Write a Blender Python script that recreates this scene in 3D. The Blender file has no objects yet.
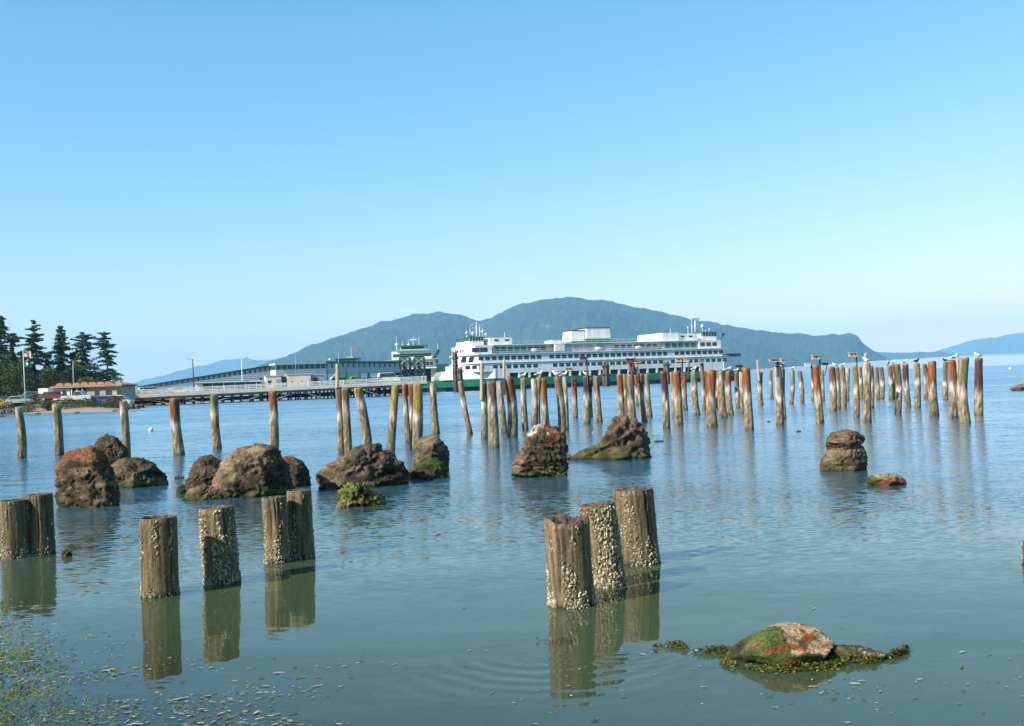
import bpy, math, random
from mathutils import Vector, noise
random.seed(7)
S = bpy.context.scene
COL = S.collection
PI = math.pi
F = 1050.0; CX = 512.0; CY = 363.0; CAMH = 1.7
ROLL = math.radians(2.12); PITCH = math.atan(20.0/F)
fwd = Vector((0, math.cos(PITCH), math.sin(PITCH)))
zp = Vector((0, -math.sin(PITCH), math.cos(PITCH)))
xa = Vector((1, 0, 0))
RV = xa*math.cos(ROLL) - zp*math.sin(ROLL)
UV = xa*math.sin(ROLL) + zp*math.cos(ROLL)
EYE = Vector((0, 0, CAMH))

def ray(px, py): return fwd + RV*((px-CX)/F) - UV*((py-CY)/F)
def W(px, py, z=0.0):                       # point on a level surface
    r = ray(px, py); t = (z-CAMH)/r.z
    return EYE + r*t
def P(px, py, Y):                           # point at a given distance ahead
    r = ray(px, py); return EYE + r*(Y/r.y)

# ---------------------------------------------------------------- camera, light, sky
cd = bpy.data.cameras.new('camera'); cam = bpy.data.objects.new('camera', cd); COL.objects.link(cam)
from mathutils import Matrix
cam.matrix_world = Matrix(((RV.x, UV.x, -fwd.x, 0), (RV.y, UV.y, -fwd.y, 0), (RV.z, UV.z, -fwd.z, CAMH), (0, 0, 0, 1)))
cd.sensor_width = 36; cd.lens = F/1024*36; cd.clip_start = 0.1; cd.clip_end = 60000
S.camera = cam
SAZ, SEL = math.radians(235), math.radians(33)
sd = Vector((math.sin(SAZ)*math.cos(SEL), math.cos(SAZ)*math.cos(SEL), math.sin(SEL)))
sl = bpy.data.lights.new('sun', 'SUN'); sl.energy = 4.7; sl.angle = math.radians(0.5); sl.color = (1, 0.93, 0.82)
so = bpy.data.objects.new('sun', sl); COL.objects.link(so); so.rotation_euler = sd.to_track_quat('Z', 'Y').to_euler(); so.location = (-40, -30, 60)
wd = bpy.data.worlds.new('World'); S.world = wd; wd.use_nodes = True
nt = wd.node_tree; bg = nt.nodes['Background']
sk = nt.nodes.new('ShaderNodeTexSky'); sk.sky_type = 'NISHITA'; sk.sun_disc = False
sk.sun_elevation = SEL; sk.sun_rotation = SAZ; sk.air_density = 1.0; sk.dust_density = 0.3; sk.ozone_density = 2.0; sk.altitude = 0
sp = nt.nodes.new('ShaderNodeSeparateColor'); cb_ = nt.nodes.new('ShaderNodeCombineColor'); nt.links.new(sk.outputs[0], sp.inputs[0])
for i_, (piv, pw_, out_) in enumerate(((2.75, 1.5, 2.30), (3.15, .90, 3.22), (4.7, .66, 4.85))):      # a clear, deep blue summer sky
    m1 = nt.nodes.new('ShaderNodeMath'); m1.operation = 'DIVIDE'; m1.inputs[1].default_value = piv; nt.links.new(sp.outputs[i_], m1.inputs[0])
    m2 = nt.nodes.new('ShaderNodeMath'); m2.operation = 'POWER'; m2.inputs[1].default_value = pw_; nt.links.new(m1.outputs[0], m2.inputs[0])
    m3 = nt.nodes.new('ShaderNodeMath'); m3.operation = 'MULTIPLY'; m3.inputs[1].default_value = out_; nt.links.new(m2.outputs[0], m3.inputs[0]); nt.links.new(m3.outputs[0], cb_.inputs[i_])
nt.links.new(cb_.outputs[0], bg.inputs[0]); bg.inputs[1].default_value = 0.109
S.view_settings.view_transform = 'Standard'; S.view_settings.look = 'None'; S.view_settings.gamma = 1
S.view_settings.exposure = 0.8; S.view_settings.use_curve_mapping = False
S.render.engine = 'CYCLES'
S.cycles.use_denoising = True; S.cycles.max_bounces = 6; S.cycles.transparent_max_bounces = 12
S.cycles.volume_bounces = 2; S.cycles.caustics_reflective = False; S.cycles.caustics_refractive = False
S.cycles.sample_clamp_indirect = 4

# ---------------------------------------------------------------- helpers
def link(o, parent=None):
    COL.objects.link(o)
    if parent is not None: o.parent = parent
    return o
def tag(o, label=None, cat=None, group=None, kind=None):
    if label: o['label'] = label
    if cat: o['category'] = cat
    if group: o['group'] = group
    if kind: o['kind'] = kind
    return o
def empty(name, loc, rz=0):
    o = bpy.data.objects.new(name, None); o.empty_display_size = 0.2
    o.location = loc; o.rotation_euler = (0, 0, rz); return link(o)
def copy_tree(o, parent=None):
    c = o.copy(); link(c, parent)
    for ch in list(o.children): copy_tree(ch, c)
    return c

class MB:
    def __init__(s): s.v = []; s.f = []; s.c = []; s.m = []
    def add(s, vs, fs, col=None, mi=0):
        n = len(s.v); s.v += [tuple(v) for v in vs]; s.f += [tuple(i+n for i in f) for f in fs]
        s.c += ([col]*len(vs) if not isinstance(col, list) else col); s.m += [mi]*len(fs); return s
    def box(s, x0, x1, y0, y1, z0, z1, col=None, mi=0):
        return s.prism([(x0, y0), (x1, y0), (x1, y1), (x0, y1)], z0, z1, col, mi)
    def prism(s, poly, z0, z1, col=None, mi=0, top=None):    # plan outline extruded in z
        n = len(poly); top = top or poly
        vs = [(x, y, z0) for x, y in poly]+[(x, y, z1) for x, y in top]
        fs = [tuple(range(n-1, -1, -1)), tuple(range(n, 2*n))]+[(i, (i+1) % n, n+(i+1) % n, n+i) for i in range(n)]
        return s.add(vs, fs, col, mi)
    def side(s, poly, y0, y1, col=None, mi=0):               # side outline (x,z) extruded in y
        n = len(poly)
        vs = [(x, y0, z) for x, z in poly]+[(x, y1, z) for x, z in poly]
        fs = [tuple(range(n)), tuple(range(2*n-1, n-1, -1))]+[((i+1) % n, i, n+i, n+(i+1) % n) for i in range(n)]
        return s.add(vs, fs, col, mi)
    def bar(s, a, b, r, r2=None, n=6, col=None, mi=0):
        a = Vector(a); b = Vector(b); d = (b-a)
        if d.length < 1e-6: return s
        d.normalize(); u = d.cross(Vector((0, 0, 1)) if abs(d.z) < .9 else Vector((1, 0, 0))).normalized(); w = d.cross(u)
        r2 = r if r2 is None else r2
        vs = []
        for p, rr in ((a, r), (b, r2)):
            for k in range(n):
                t = 2*PI*k/n; vs.append(p+u*math.cos(t)*rr+w*math.sin(t)*rr)
        fs = [(k, (k+1) % n, n+(k+1) % n, n+k) for k in range(n)]+[tuple(range(n-1, -1, -1)), tuple(range(n, 2*n))]
        return s.add(vs, fs, col, mi)
    def ball(s, c, r, n=8, m=6, col=None, mi=0, sq=(1, 1, 1)):
        vs = [(c[0], c[1], c[2]-r*sq[2])]; fs = []
        for j in range(1, m):
            ph = -PI/2+PI*j/m
            for k in range(n):
                t = 2*PI*k/n; vs.append((c[0]+r*sq[0]*math.cos(ph)*math.cos(t), c[1]+r*sq[1]*math.cos(ph)*math.sin(t), c[2]+r*sq[2]*math.sin(ph)))
        vs.append((c[0], c[1], c[2]+r*sq[2])); e = len(vs)-1
        for k in range(n):
            fs.append((0, 1+(k+1) % n, 1+k)); fs.append((e, e-n+k, e-n+(k+1) % n))
            for j in range(m-2): fs.append((1+j*n+k, 1+j*n+(k+1) % n, 1+(j+1)*n+(k+1) % n, 1+(j+1)*n+k))
        return s.add(vs, fs, col, mi)
    def mesh(s, name, mat, smooth=False):
        me = bpy.data.meshes.new(name); me.from_pydata(s.v, [], s.f)
        for m in (mat if isinstance(mat, (list, tuple)) else [mat]): me.materials.append(m)
        if isinstance(mat, (list, tuple)): me.polygons.foreach_set('material_index', s.m)
        if any(c is not None for c in s.c):
            ca = me.color_attributes.new('Col', 'FLOAT_COLOR', 'POINT')
            buf = []
            for c in s.c: c = c or (.5, .5, .5); buf += [c[0], c[1], c[2], 1]
            ca.data.foreach_set('color', buf)
        if smooth: me.polygons.foreach_set('use_smooth', [True]*len(me.polygons))
        me.update(); return me
    def build(s, name, mat, parent=None, smooth=False, loc=None):
        o = bpy.data.objects.new(name, s.mesh(name, mat, smooth))
        if loc is not None: o.location = loc
        return link(o, parent)

# ---------------------------------------------------------------- materials
class NT:
    def __init__(s, m): s.t = m.node_tree; s.n = s.t.nodes
    def new(s, ty, **k):
        n = s.n.new(ty)
        for a, b in k.items(): setattr(n, a, b)
        return n
    def l(s, a, b): s.t.links.new(a, b)
    def val(s, a, sock):
        if isinstance(a, (int, float)): sock.default_value = a
        elif isinstance(a, (tuple, list)): sock.default_value = a
        else: s.l(a, sock)
    def math(s, op, a, b=0.0, c=None):
        n = s.new('ShaderNodeMath', operation=op); s.val(a, n.inputs[0]); s.val(b, n.inputs[1])
        if c is not None: s.val(c, n.inputs[2])
        return n.outputs[0]
    def vm(s, op, a, b=None, sc=None):
        n = s.new('ShaderNodeVectorMath', operation=op); s.val(a, n.inputs[0])
        if b is not None: s.val(b, n.inputs[1])
        if sc is not None: s.val(sc, n.inputs['Scale'])
        return n.outputs['Value'] if op in ('LENGTH', 'DOT_PRODUCT') else n.outputs[0]
    def noise(s, vec, scale, detail=3, rough=.5, out='Fac', dist=0):
        n = s.new('ShaderNodeTexNoise'); n.inputs['Scale'].default_value = scale; n.inputs['Detail'].default_value = detail
        n.inputs['Roughness'].default_value = rough; n.inputs['Distortion'].default_value = dist
        if vec is not None: s.l(vec, n.inputs['Vector'])
        return n.outputs[out]
    def mapr(s, v, a, b, c=0.0, d=1.0, smooth=True):
        n = s.new('ShaderNodeMapRange'); n.interpolation_type = 'SMOOTHSTEP' if smooth else 'LINEAR'
        s.val(v, n.inputs[0]); n.inputs[1].default_value = a; n.inputs[2].default_value = b; n.inputs[3].default_value = c; n.inputs[4].default_value = d
        return n.outputs[0]
    def mix(s, f, a, b, blend='MIX'):
        n = s.new('ShaderNodeMix', data_type='RGBA', blend_type=blend)
        s.val(f, n.inputs[0])
        for x, sock in ((a, n.inputs[6]), (b, n.inputs[7])):
            s.val((x[0], x[1], x[2], 1) if isinstance(x, (tuple, list)) else x, sock)
        return n.outputs[2]
    def sep(s, v):
        n = s.new('ShaderNodeSeparateXYZ'); s.l(v, n.inputs[0]); return n.outputs
    def comb(s, x, y, z):
        n = s.new('ShaderNodeCombineXYZ'); s.val(x, n.inputs[0]); s.val(y, n.inputs[1]); s.val(z, n.inputs[2]); return n.outputs[0]
def newmat(name):
    m = bpy.data.materials.new(name); m.use_nodes = True
    g = NT(m); return m, g, g.n['Principled BSDF'], g.n['Material Output']

def plain(name, col, rough=.6, metal=0, var=.18, scale=1.5, bump=0, spec=.4, col2=None, stretch=(1, 1, 1)):
    m, g, b, o = newmat(name)
    tc = g.new('ShaderNodeTexCoord').outputs['Object']
    vec = g.vm('MULTIPLY', tc, stretch)
    n1 = g.noise(vec, scale, 5, .6)
    c2 = col2 or tuple(c*(1-var) for c in col)
    f = g.mapr(n1, .35, .65)
    g.l(g.mix(f, col, c2), b.inputs['Base Color'])
    b.inputs['Roughness'].default_value = rough; b.inputs['Metallic'].default_value = metal
    b.inputs['Specular IOR Level'].default_value = spec
    if bump:
        bn = g.new('ShaderNodeBump'); bn.inputs['Strength'].default_value = 1; bn.inputs['Distance'].default_value = bump
        g.l(g.noise(vec, scale*4, 6, .6), bn.inputs['Height']); g.l(bn.outputs[0], b.inputs['Normal'])
    return m

M = {}
M['white'] = plain('white_paint', (.80, .81, .79), .45, scale=.9, col2=(.66, .65, .60), stretch=(1, 1, .13))
M['cream'] = plain('cream_paint', (.72, .62, .50), .6, var=.15, scale=.5)
M['green'] = plain('green_paint', (.02, .20, .11), .45, var=.3, scale=.5)
M['dkgreen'] = plain('dark_green_steel', (.025, .075, .065), .5, var=.3, scale=1)
M['ltgreen'] = plain('pale_green_paint', (.28, .42, .36), .5, var=.2, scale=.6)
M['black'] = plain('black_hull_paint', (.012, .013, .015), .5, var=.3)
M['seethrough'] = plain('pale_walkway_glass', (.42, .52, .50), .3, var=.2, scale=.3)
M['glass'] = plain('dark_window_glass', (.045, .07, .08), .12, var=.3, spec=.6)
M['glass_teal'] = plain('green_tinted_glass', (.03, .10, .085), .15, var=.3, spec=.6)
M['grey'] = plain('grey_steel', (.32, .34, .34), .5, var=.2)
M['pale'] = plain('pale_grey_cladding', (.5, .52, .52), .6, var=.12)
M['dark'] = plain('dark_rubber', (.02, .02, .022), .7)
M['concrete'] = plain('concrete', (.5, .46, .4), .8, var=.3, scale=.8)
M['timber_dark'] = plain('dark_creosote_timber', (.055, .04, .03), .85, var=.5, scale=2, bump=.02)
M['timber_brown'] = plain('weathered_brown_timber', (.14, .09, .065), .85, var=.5, scale=1.5, bump=.03, stretch=(1, 1, .25))
M['timber_tan'] = plain('bleached_timber', (.48, .36, .24), .8, var=.3, scale=4, stretch=(1, 1, .3))
M['rooftile'] = plain('orange_roof', (.42, .25, .15), .8, var=.25, scale=1)
M['yellow'] = plain('yellow_paint', (.55, .40, .04), .5)
M['red'] = plain('red_paint', (.45, .05, .03), .5)
M['blue'] = plain('blue_paint', (.03, .08, .2), .4)
M['orange_cloth'] = plain('orange_flag_cloth', (.6, .13, .03), .8)
M['gull_white'] = plain('white_feathers', (.82, .82, .80), .8, var=.05, scale=20)
M['gull_grey'] = plain('grey_feathers', (.30, .32, .34), .8, var=.1, scale=20)
M['bird_black'] = plain('black_feathers', (.015, .015, .017), .6, scale=20)
M['beak'] = plain('yellow_beak', (.6, .38, .04), .5)
M['foliage'] = None

def foliage_mat(name, a, b, scale):
    m, g, p, o = newmat(name)
    tc = g.new('ShaderNodeTexCoord').outputs['Object']
    n = g.noise(tc, scale, 3, .7); big = g.noise(tc, scale*.25, 2, .5)
    f = g.mapr(g.math('ADD', g.math('MULTIPLY', n, .6), g.math('MULTIPLY', big, .4)), .38, .62)
    g.l(g.mix(f, a, b), p.inputs['Base Color']); p.inputs['Roughness'].default_value = .7
    p.inputs['Specular IOR Level'].default_value = .25
    return m
M['needles'] = foliage_mat('conifer_needles', (.022, .055, .020), (.075, .135, .042), 1.2)
M['leaf_olive'] = foliage_mat('olive_leaves', (.055, .08, .022), (.13, .14, .04), 1.5)
M['leaf_yellow'] = foliage_mat('yellow_green_leaves', (.12, .12, .02), (.25, .22, .04), 1.5)
M['leaf_dark'] = foliage_mat('dark_leaves', (.015, .03, .012), (.035, .055, .02), 1.5)
M['bark'] = plain('grey_brown_bark', (.16, .12, .09), .9, var=.4, scale=3, bump=.03, stretch=(1, 1, .2))
M['weed'] = foliage_mat('wet_seaweed', (.035, .05, .010), (.13, .15, .02), 18)
M['weed'].node_tree.nodes['Principled BSDF'].inputs['Roughness'].default_value = .4
M['weed_brown'] = foliage_mat('brown_seaweed', (.035, .03, .010), (.14, .11, .03), 25)
M['fleck'] = plain('bleached_weed_scraps', (.44, .41, .28), .7, var=.5, scale=6)
M['weed_green'] = foliage_mat('green_weed_scraps', (.05, .11, .012), (.17, .24, .03), 9)

def vcol_mat(name, streak=(6, 6, .8), sscale=3, amt=.35, bump=.01, rough=.85, bscale=8, bstretch=(1, 1, .3), dark=.35):
    m, g, p, o = newmat(name)
    tc = g.new('ShaderNodeTexCoord').outputs['Object']
    vc = g.new('ShaderNodeVertexColor', layer_name='Col').outputs[0]
    n = g.noise(g.vm('MULTIPLY', tc, streak), sscale, 5, .65)
    f = g.mapr(n, .35, .7, dark, 1.25)
    fine = g.noise(tc, sscale*22, 4, .7)
    f2 = g.mapr(fine, .3, .7, 1-amt, 1+amt)
    c = g.vm('SCALE', vc, sc=g.math('MULTIPLY', f, f2))
    g.l(c, p.inputs['Base Color']); p.inputs['Roughness'].default_value = rough
    p.inputs['Specular IOR Level'].default_value = .3
    bn = g.new('ShaderNodeBump'); bn.inputs['Strength'].default_value = 1; bn.inputs['Distance'].default_value = bump
    h = g.math('ADD', g.noise(g.vm('MULTIPLY', tc, bstretch), bscale, 7, .7), g.math('MULTIPLY', fine, .3))
    g.l(h, bn.inputs['Height']); g.l(bn.outputs[0], p.inputs['Normal'])
    return m
M['pile'] = vcol_mat('weathered_pile_timber', (7, 7, .9), 2.2, .3, .03, .85, 7, (2, 2, .5), .45)
M['post'] = vcol_mat('wet_post_timber', (14, 14, .9), 2.0, .35, .012, .8, 11, (2.2, 2.2, .22), .45)
M['rock'] = vcol_mat('rough_rock', (1, 1, 2.4), 2.6, .55, .09, .9, 6, (1, 1, 2.2), .42)
M['weedrock'] = vcol_mat('weed_covered_rock', (1, 1, 1.3), 6.0, .5, .03, .7, 16, (1, 1, 1), .4)
M['shell'] = vcol_mat('barnacle_shell', (1, 1, 1), 30, .3, .002, .8, 60, (1, 1, 1), .6)
# ---------------------------------------------------------------- water, seabed, land, hills, haze
def bedz(x, y):
    z = -0.10-0.050*(y-3.2)-0.03*(x+3)
    z += .16*math.exp(-((x+3.6)**2/5+(y-5.2)**2/5))
    if y < 3: z += (3-y)*.16
    return max(z, -3.2)
def grid(name, xs, ys, fz, mat):
    mb = MB(); nx = len(xs)
    mb.v = [(x, y, fz(x, y)) for y in ys for x in xs]; mb.c = [None]*len(mb.v)
    mb.f = [(j*nx+i, j*nx+i+1, (j+1)*nx+i+1, (j+1)*nx+i) for j in range(len(ys)-1) for i in range(nx-1)]
    mb.m = [0]*len(mb.f)
    return mb.build(name, mat, smooth=True)
m, g, p, o = newmat('sandy_seabed')
tc = g.new('ShaderNodeNewGeometry').outputs['Position']
n1 = g.noise(tc, .8, 5, .65); n2 = g.noise(tc, 14, 5, .7)
c = g.mix(g.mapr(n2, .35, .65), (.16, .14, .08), (.09, .085, .045))
x_, y_, z_ = g.sep(tc)
wd_ = g.math('ADD', g.mapr(z_, -.34, -.10), g.math('MULTIPLY', g.math('SUBTRACT', n1, .5), 1.6))
g.l(g.mix(g.mapr(wd_, .3, .7), c, g.mix(g.mapr(n2, .4, .6), (.02, .05, .012), (.09, .12, .02))), p.inputs['Base Color'])
p.inputs['Roughness'].default_value = .9
M['bed'] = m
xs = [-15000, -3000, -600, -150, -60, -30, -20]+[-14+i*.7 for i in range(41)]+[20, 30, 60, 150, 600, 3000, 15000]
ys = [-400, -100, -40, -15, -6, -3]+[-2+i*.5 for i in range(60)]+[34, 45, 70, 120, 300, 1000, 4000, 15000]
tag(grid('seabed', xs, ys, bedz, M['bed']), 'sandy seabed showing faintly through the shallows', kind='structure')

# water
m, g, p, o = newmat('sea_water'); g.n.remove(p)
pos = g.new('ShaderNodeNewGeometry').outputs['Position']
X, Y, Z = g.sep(pos)
dist = g.vm('LENGTH', pos)
def slope(sx, sy, ax, ay, det=2, ofs=0):
    v = g.comb(g.math('MULTIPLY_ADD', X, sx, ofs), g.math('MULTIPLY', Y, sy), 0)
    c = g.noise(v, 1, det, .5, 'Color')
    return g.vm('MULTIPLY', g.vm('SUBTRACT', c, (.5, .5, .5)), (ax, ay, 0))
calm = g.mapr(dist, 9, 36, .05, .9); calm2 = g.mapr(dist, 7.5, 17, .05, 1.0)
rough_far = g.mapr(dist, 25, 110, .0, 1.0)
patch = g.mapr(g.noise(g.comb(g.math('MULTIPLY', X, .045), g.math('MULTIPLY', Y, .11), 3.3), 1, 4, .6), .36, .64, .45, 1.35)
A = g.math('MULTIPLY', calm, patch); A2 = g.math('MULTIPLY', calm2, patch)
s1 = slope(1.3, 3.4, .30, .70, 2)
s2 = slope(8, 19.0, .24, .60, 2, 17)
s0 = slope(.35, .9, .04, .07, 1, 40)
sfar = slope(.6, 2.2, .35, .85, 2, 71)
tot = g.vm('ADD', g.vm('ADD', g.vm('SCALE', s1, sc=A), g.vm('SCALE', s2, sc=A2)), g.vm('SCALE', s0, sc=g.mapr(dist, 5, 20, .5, 1)))
tot = g.vm('ADD', tot, g.vm('SCALE', sfar, sc=g.math('MULTIPLY', rough_far, patch)))
RC = W(566, 652)
for (cx, cy, k, amp, r0, r1) in ((RC.x-.1, RC.y+.05, 40, .035, .45, 1.4), (RC.x+.3, RC.y+.1, 66, .03, .2, .9)):
    dx = g.math('SUBTRACT', X, cx); dy = g.math('SUBTRACT', Y, cy)
    r = g.math('SQRT', g.math('ADD', g.math('MULTIPLY', dx, dx), g.math('MULTIPLY', dy, dy)))
    wob = g.math('MULTIPLY', g.noise(pos, 2.2, 2), 7.0)
    w_ = g.math('SINE', g.math('ADD', g.math('MULTIPLY', r, k), wob))
    front = g.mapr(g.math('ADD', g.math('MULTIPLY', dy, -1), g.math('MULTIPLY', dx, .1)), -.2, .25)
    env = g.math('MULTIPLY', g.math('MULTIPLY', g.mapr(r, r0*.5, r0), g.mapr(r, r0*1.15, r1, 1, 0)), g.math('MULTIPLY', front, amp))
    q = g.math('DIVIDE', g.math('MULTIPLY', w_, env), g.math('MAXIMUM', r, .05))
    tot = g.vm('ADD', tot, g.comb(g.math('MULTIPLY', dx, q), g.math('MULTIPLY', dy, q), 0))
N = g.vm('NORMALIZE', g.vm('ADD', tot, (0, 0, 1)))
fr = g.new('ShaderNodeFresnel'); fr.inputs[0].default_value = 1.333; g.l(N, fr.inputs['Normal'])
gl = g.new('ShaderNodeBsdfGlossy'); gl.inputs['Color'].default_value = (1, 1, 1, 1)
g.l(N, gl.inputs['Normal']); g.l(g.math('ADD', g.mapr(dist, 8.5, 19, .025, .15), g.mapr(dist, 19, 90, 0, .12)), gl.inputs['Roughness'])
tr = g.new('ShaderNodeBsdfTransparent'); tr.inputs[0].default_value = (.62, .74, .62, 1)
df = g.new('ShaderNodeBsdfDiffuse')
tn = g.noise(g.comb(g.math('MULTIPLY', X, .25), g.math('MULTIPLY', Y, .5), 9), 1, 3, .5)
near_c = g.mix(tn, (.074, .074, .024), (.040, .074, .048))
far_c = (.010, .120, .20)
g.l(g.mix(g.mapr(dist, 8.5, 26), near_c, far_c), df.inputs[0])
mur = g.new('ShaderNodeMixShader'); ex = g.math('ADD', g.math('DIVIDE', g.math('POWER', g.math('ADD', X, 3.6), 2), 5), g.math('DIVIDE', g.math('POWER', g.math('ADD', Y, -5.2), 2), 5))
dep = g.math('SUBTRACT', g.math('ADD', g.math('MULTIPLY_ADD', Y, .05, -.06), g.math('MULTIPLY_ADD', X, .03, .09)), g.math('MULTIPLY', g.math('EXPONENT', g.math('MULTIPLY', ex, -1)), .16))
g.l(g.mapr(dep, 0.0, .42, .12, 1), mur.inputs[0]); g.l(tr.outputs[0], mur.inputs[1]); g.l(df.outputs[0], mur.inputs[2])
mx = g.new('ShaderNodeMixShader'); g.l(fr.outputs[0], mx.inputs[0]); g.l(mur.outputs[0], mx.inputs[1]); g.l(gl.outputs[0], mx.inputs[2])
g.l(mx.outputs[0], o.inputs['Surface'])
M['water'] = m
mb = MB(); mb.add([(-15000, -400, 0), (15000, -400, 0), (15000, 15000, 0), (-15000, 15000, 0)], [(0, 1, 2, 3)])
tag(mb.build('water', M['water']), 'calm blue sea water of the bay', kind='structure')

# land at the left
SHA = W(-60, 415.5); SHB = W(122, 411.5)
def landz(x, y):
    # signed distance inside: right edge and shore edge
    xe = SHB.x + 0.9 - (y-SHB.y)*0.285
    yb = SHA.y + (x-SHA.x)*(SHB.y-SHA.y)/(SHB.x-SHA.x)
    n = noise.noise(Vector((x*.12, y*.12, 0)))*1.2+noise.noise(Vector((x*.5, y*.5, 5)))*.35
    d = min((xe-x)*1.1, (y-yb))+n*.8
    if d < 0: return max(-3.0, d*.25)
    z = .07*d if d < 8 else .56+(d-8)*.22
    z = min(z, 1.75+.15*n)
    return z
m, g, p, o = newmat('beach_and_grass')
tc = g.new('ShaderNodeNewGeometry').outputs['Position']; x_, y_, z_ = g.sep(tc)
n1 = g.noise(tc, .35, 5, .7); n2 = g.noise(tc, 2.5, 5, .7)
sand = g.mix(n2, (.38, .30, .20), (.26, .20, .13))
grass = g.mix(g.mapr(n1, .4, .6), g.mix(n2, (.05, .065, .02), (.12, .11, .035)), (.17, .11, .05))
f = g.mapr(g.math('ADD', z_, g.math('MULTIPLY', g.math('SUBTRACT', n2, .5), .3)), .52, .66)
c = g.mix(f, sand, grass)
c = g.mix(g.mapr(z_, 1.6, 1.72), c, g.mix(n2, (.10, .10, .09), (.16, .14, .11)))
g.l(c, p.inputs['Base Color']); p.inputs['Roughness'].default_value = .95
bn = g.new('ShaderNodeBump'); bn.inputs['Distance'].default_value = .2; g.l(n2, bn.inputs['Height']); g.l(bn.outputs[0], p.inputs['Normal'])
xs = [-900, -500, -300, -200, -150]+[-120+i*.8 for i in range(95)]; ys = [60, 90]+[118+i*.8 for i in range(110)]+[210, 230, 260, 300, 360, 450, 700]
tag(grid('land', xs, ys, landz, m), 'low sandy beach with a grassy bank behind', kind='structure')

# hills
def hill(name, label, prof, Y, depth, mat, rough=1.0, nstep=6, extra=0):
    # prof: skyline (px, py) at distance Y; the flanks fall towards the viewer and behind
    pts = [P(px, py, Y) for px, py in prof]
    x0, x1 = pts[0].x, pts[-1].x
    nx = int((prof[-1][0]-prof[0][0])/1.6); ny = 34
    def H(x):
        for a, b in zip(pts, pts[1:]):
            if a.x <= x <= b.x: t = (x-a.x)/(b.x-a.x); return a.z*(1-t)+b.z*t
        return 0
    mb = MB(); sc = Y/5000.
    for j in range(ny+1):
        v = -1+2.0*j/ny
        for i in range(nx+1):
            x = x0+(x1-x0)*i/nx; h = H(x)
            q = (1-abs(v)**1.6)
            y = Y+v*depth
            n = noise.fractal(Vector((x*.0016/sc, y*.0016/sc, 3)), 1.0, 2.1, 7)
            fine = noise.fractal(Vector((x*.012/sc, y*.012/sc, 9)), .8, 2.1, 4)
            z = h*q*(1+.42*n*(1-q)*rough)+n*55*sc*(1-q)*q*4*rough + fine*11*sc*min(1, h/60)
            if v > 0: z = min(z, h*q)
            if z > h*.985+9*fine*sc: z = h*.985+9*fine*sc
            x2 = x*(y/Y) if v < 0 else x
            if j in (0, ny): z = -20
            mb.v.append((x2, y, z-3))
    mb.c = [None]*len(mb.v)
    mb.f = [(j*(nx+1)+i, j*(nx+1)+i+1, (j+1)*(nx+1)+i+1, (j+1)*(nx+1)+i) for j in range(ny) for i in range(nx)]; mb.m = [0]*len(mb.f)
    return tag(mb.build(name, mat, smooth=False), label, kind='structure')
def hillmat(name, k):
    m, g, p, o = newmat(name)
    tc = g.new('ShaderNodeNewGeometry').outputs['Position']
    n1 = g.noise(tc, .004*k, 6, .65); n2 = g.noise(tc, .03*k, 5, .75); n3 = g.noise(g.vm('ADD', tc, (900, 40, 10)), .0032*k, 5, .6)
    c = g.mix(g.mapr(n2, .35, .65), (.010, .032, .022), (.035, .070, .040))
    c = g.mix(g.mapr(n1, .45, .62), c, (.035, .065, .035))
    c = g.mix(g.mapr(n3, .68, .74, 0, .5), c, (.26, .20, .17))
    g.l(c, p.inputs['Base Color']); p.inputs['Roughness'].default_value = .95; p.inputs['Specular IOR Level'].default_value = .1
    bn = g.new('ShaderNodeBump'); bn.inputs['Distance'].default_value = 14/k; g.l(n2, bn.inputs['Height']); g.l(bn.outputs[0], p.inputs['Normal'])
    return m
main = [(205, 394), (235, 376), (262, 364.5), (285, 356.5), (305, 347), (330, 338), (355, 330), (380, 322.5), (405, 316), (430, 312.5), (446, 311.8), (458, 313.5), (470, 318.5), (480, 321.5), (490, 318), (500, 313), (512, 308), (525, 304), (540, 301), (556, 299.8), (570, 300), (585, 301.5), (600, 302.5), (625, 305.5), (650, 309), (675, 314.5), (700, 320), (725, 324.5), (745, 328), (760, 331), (785, 333), (810, 334), (835, 334), (850, 333), (857, 334.5), (862, 341), (868, 346.5), (875, 351), (884, 357), (896, 369)]
HM = hillmat('forested_hillside', 1.0)
hill('hills', 'dark forested twin peaked hill across the bay', main, 5200, 1500, HM)
spit = [(840, 371), (858, 353), (875, 351), (900, 352), (930, 351.5), (950, 353), (970, 356), (985, 358.5), (1000, 366)]
hill('hills', 'low wooded point beyond the headland', spit, 7000, 500, HM, .5)
rightp = [(900, 369), (925, 357), (940, 351.5), (952, 347.5), (965, 343), (980, 339.5), (1000, 336.5), (1024, 332), (1060, 326), (1110, 322), (1180, 330), (1260, 346), (1300, 356)]
FM = hillmat('far_hillside', .6)
hill('hills', 'pale blue far hill at the right edge', rightp, 11500, 1800, FM)
leftp = [(60, 402), (100, 394), (130, 385), (150, 379), (170, 373.5), (190, 368), (210, 364), (230, 360), (243, 358.5), (255, 359.5), (275, 360), (300, 362), (340, 372), (370, 390)]
hill('hills', 'pale blue far hill behind the covered walkway', leftp, 11500, 1800, FM)

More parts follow.
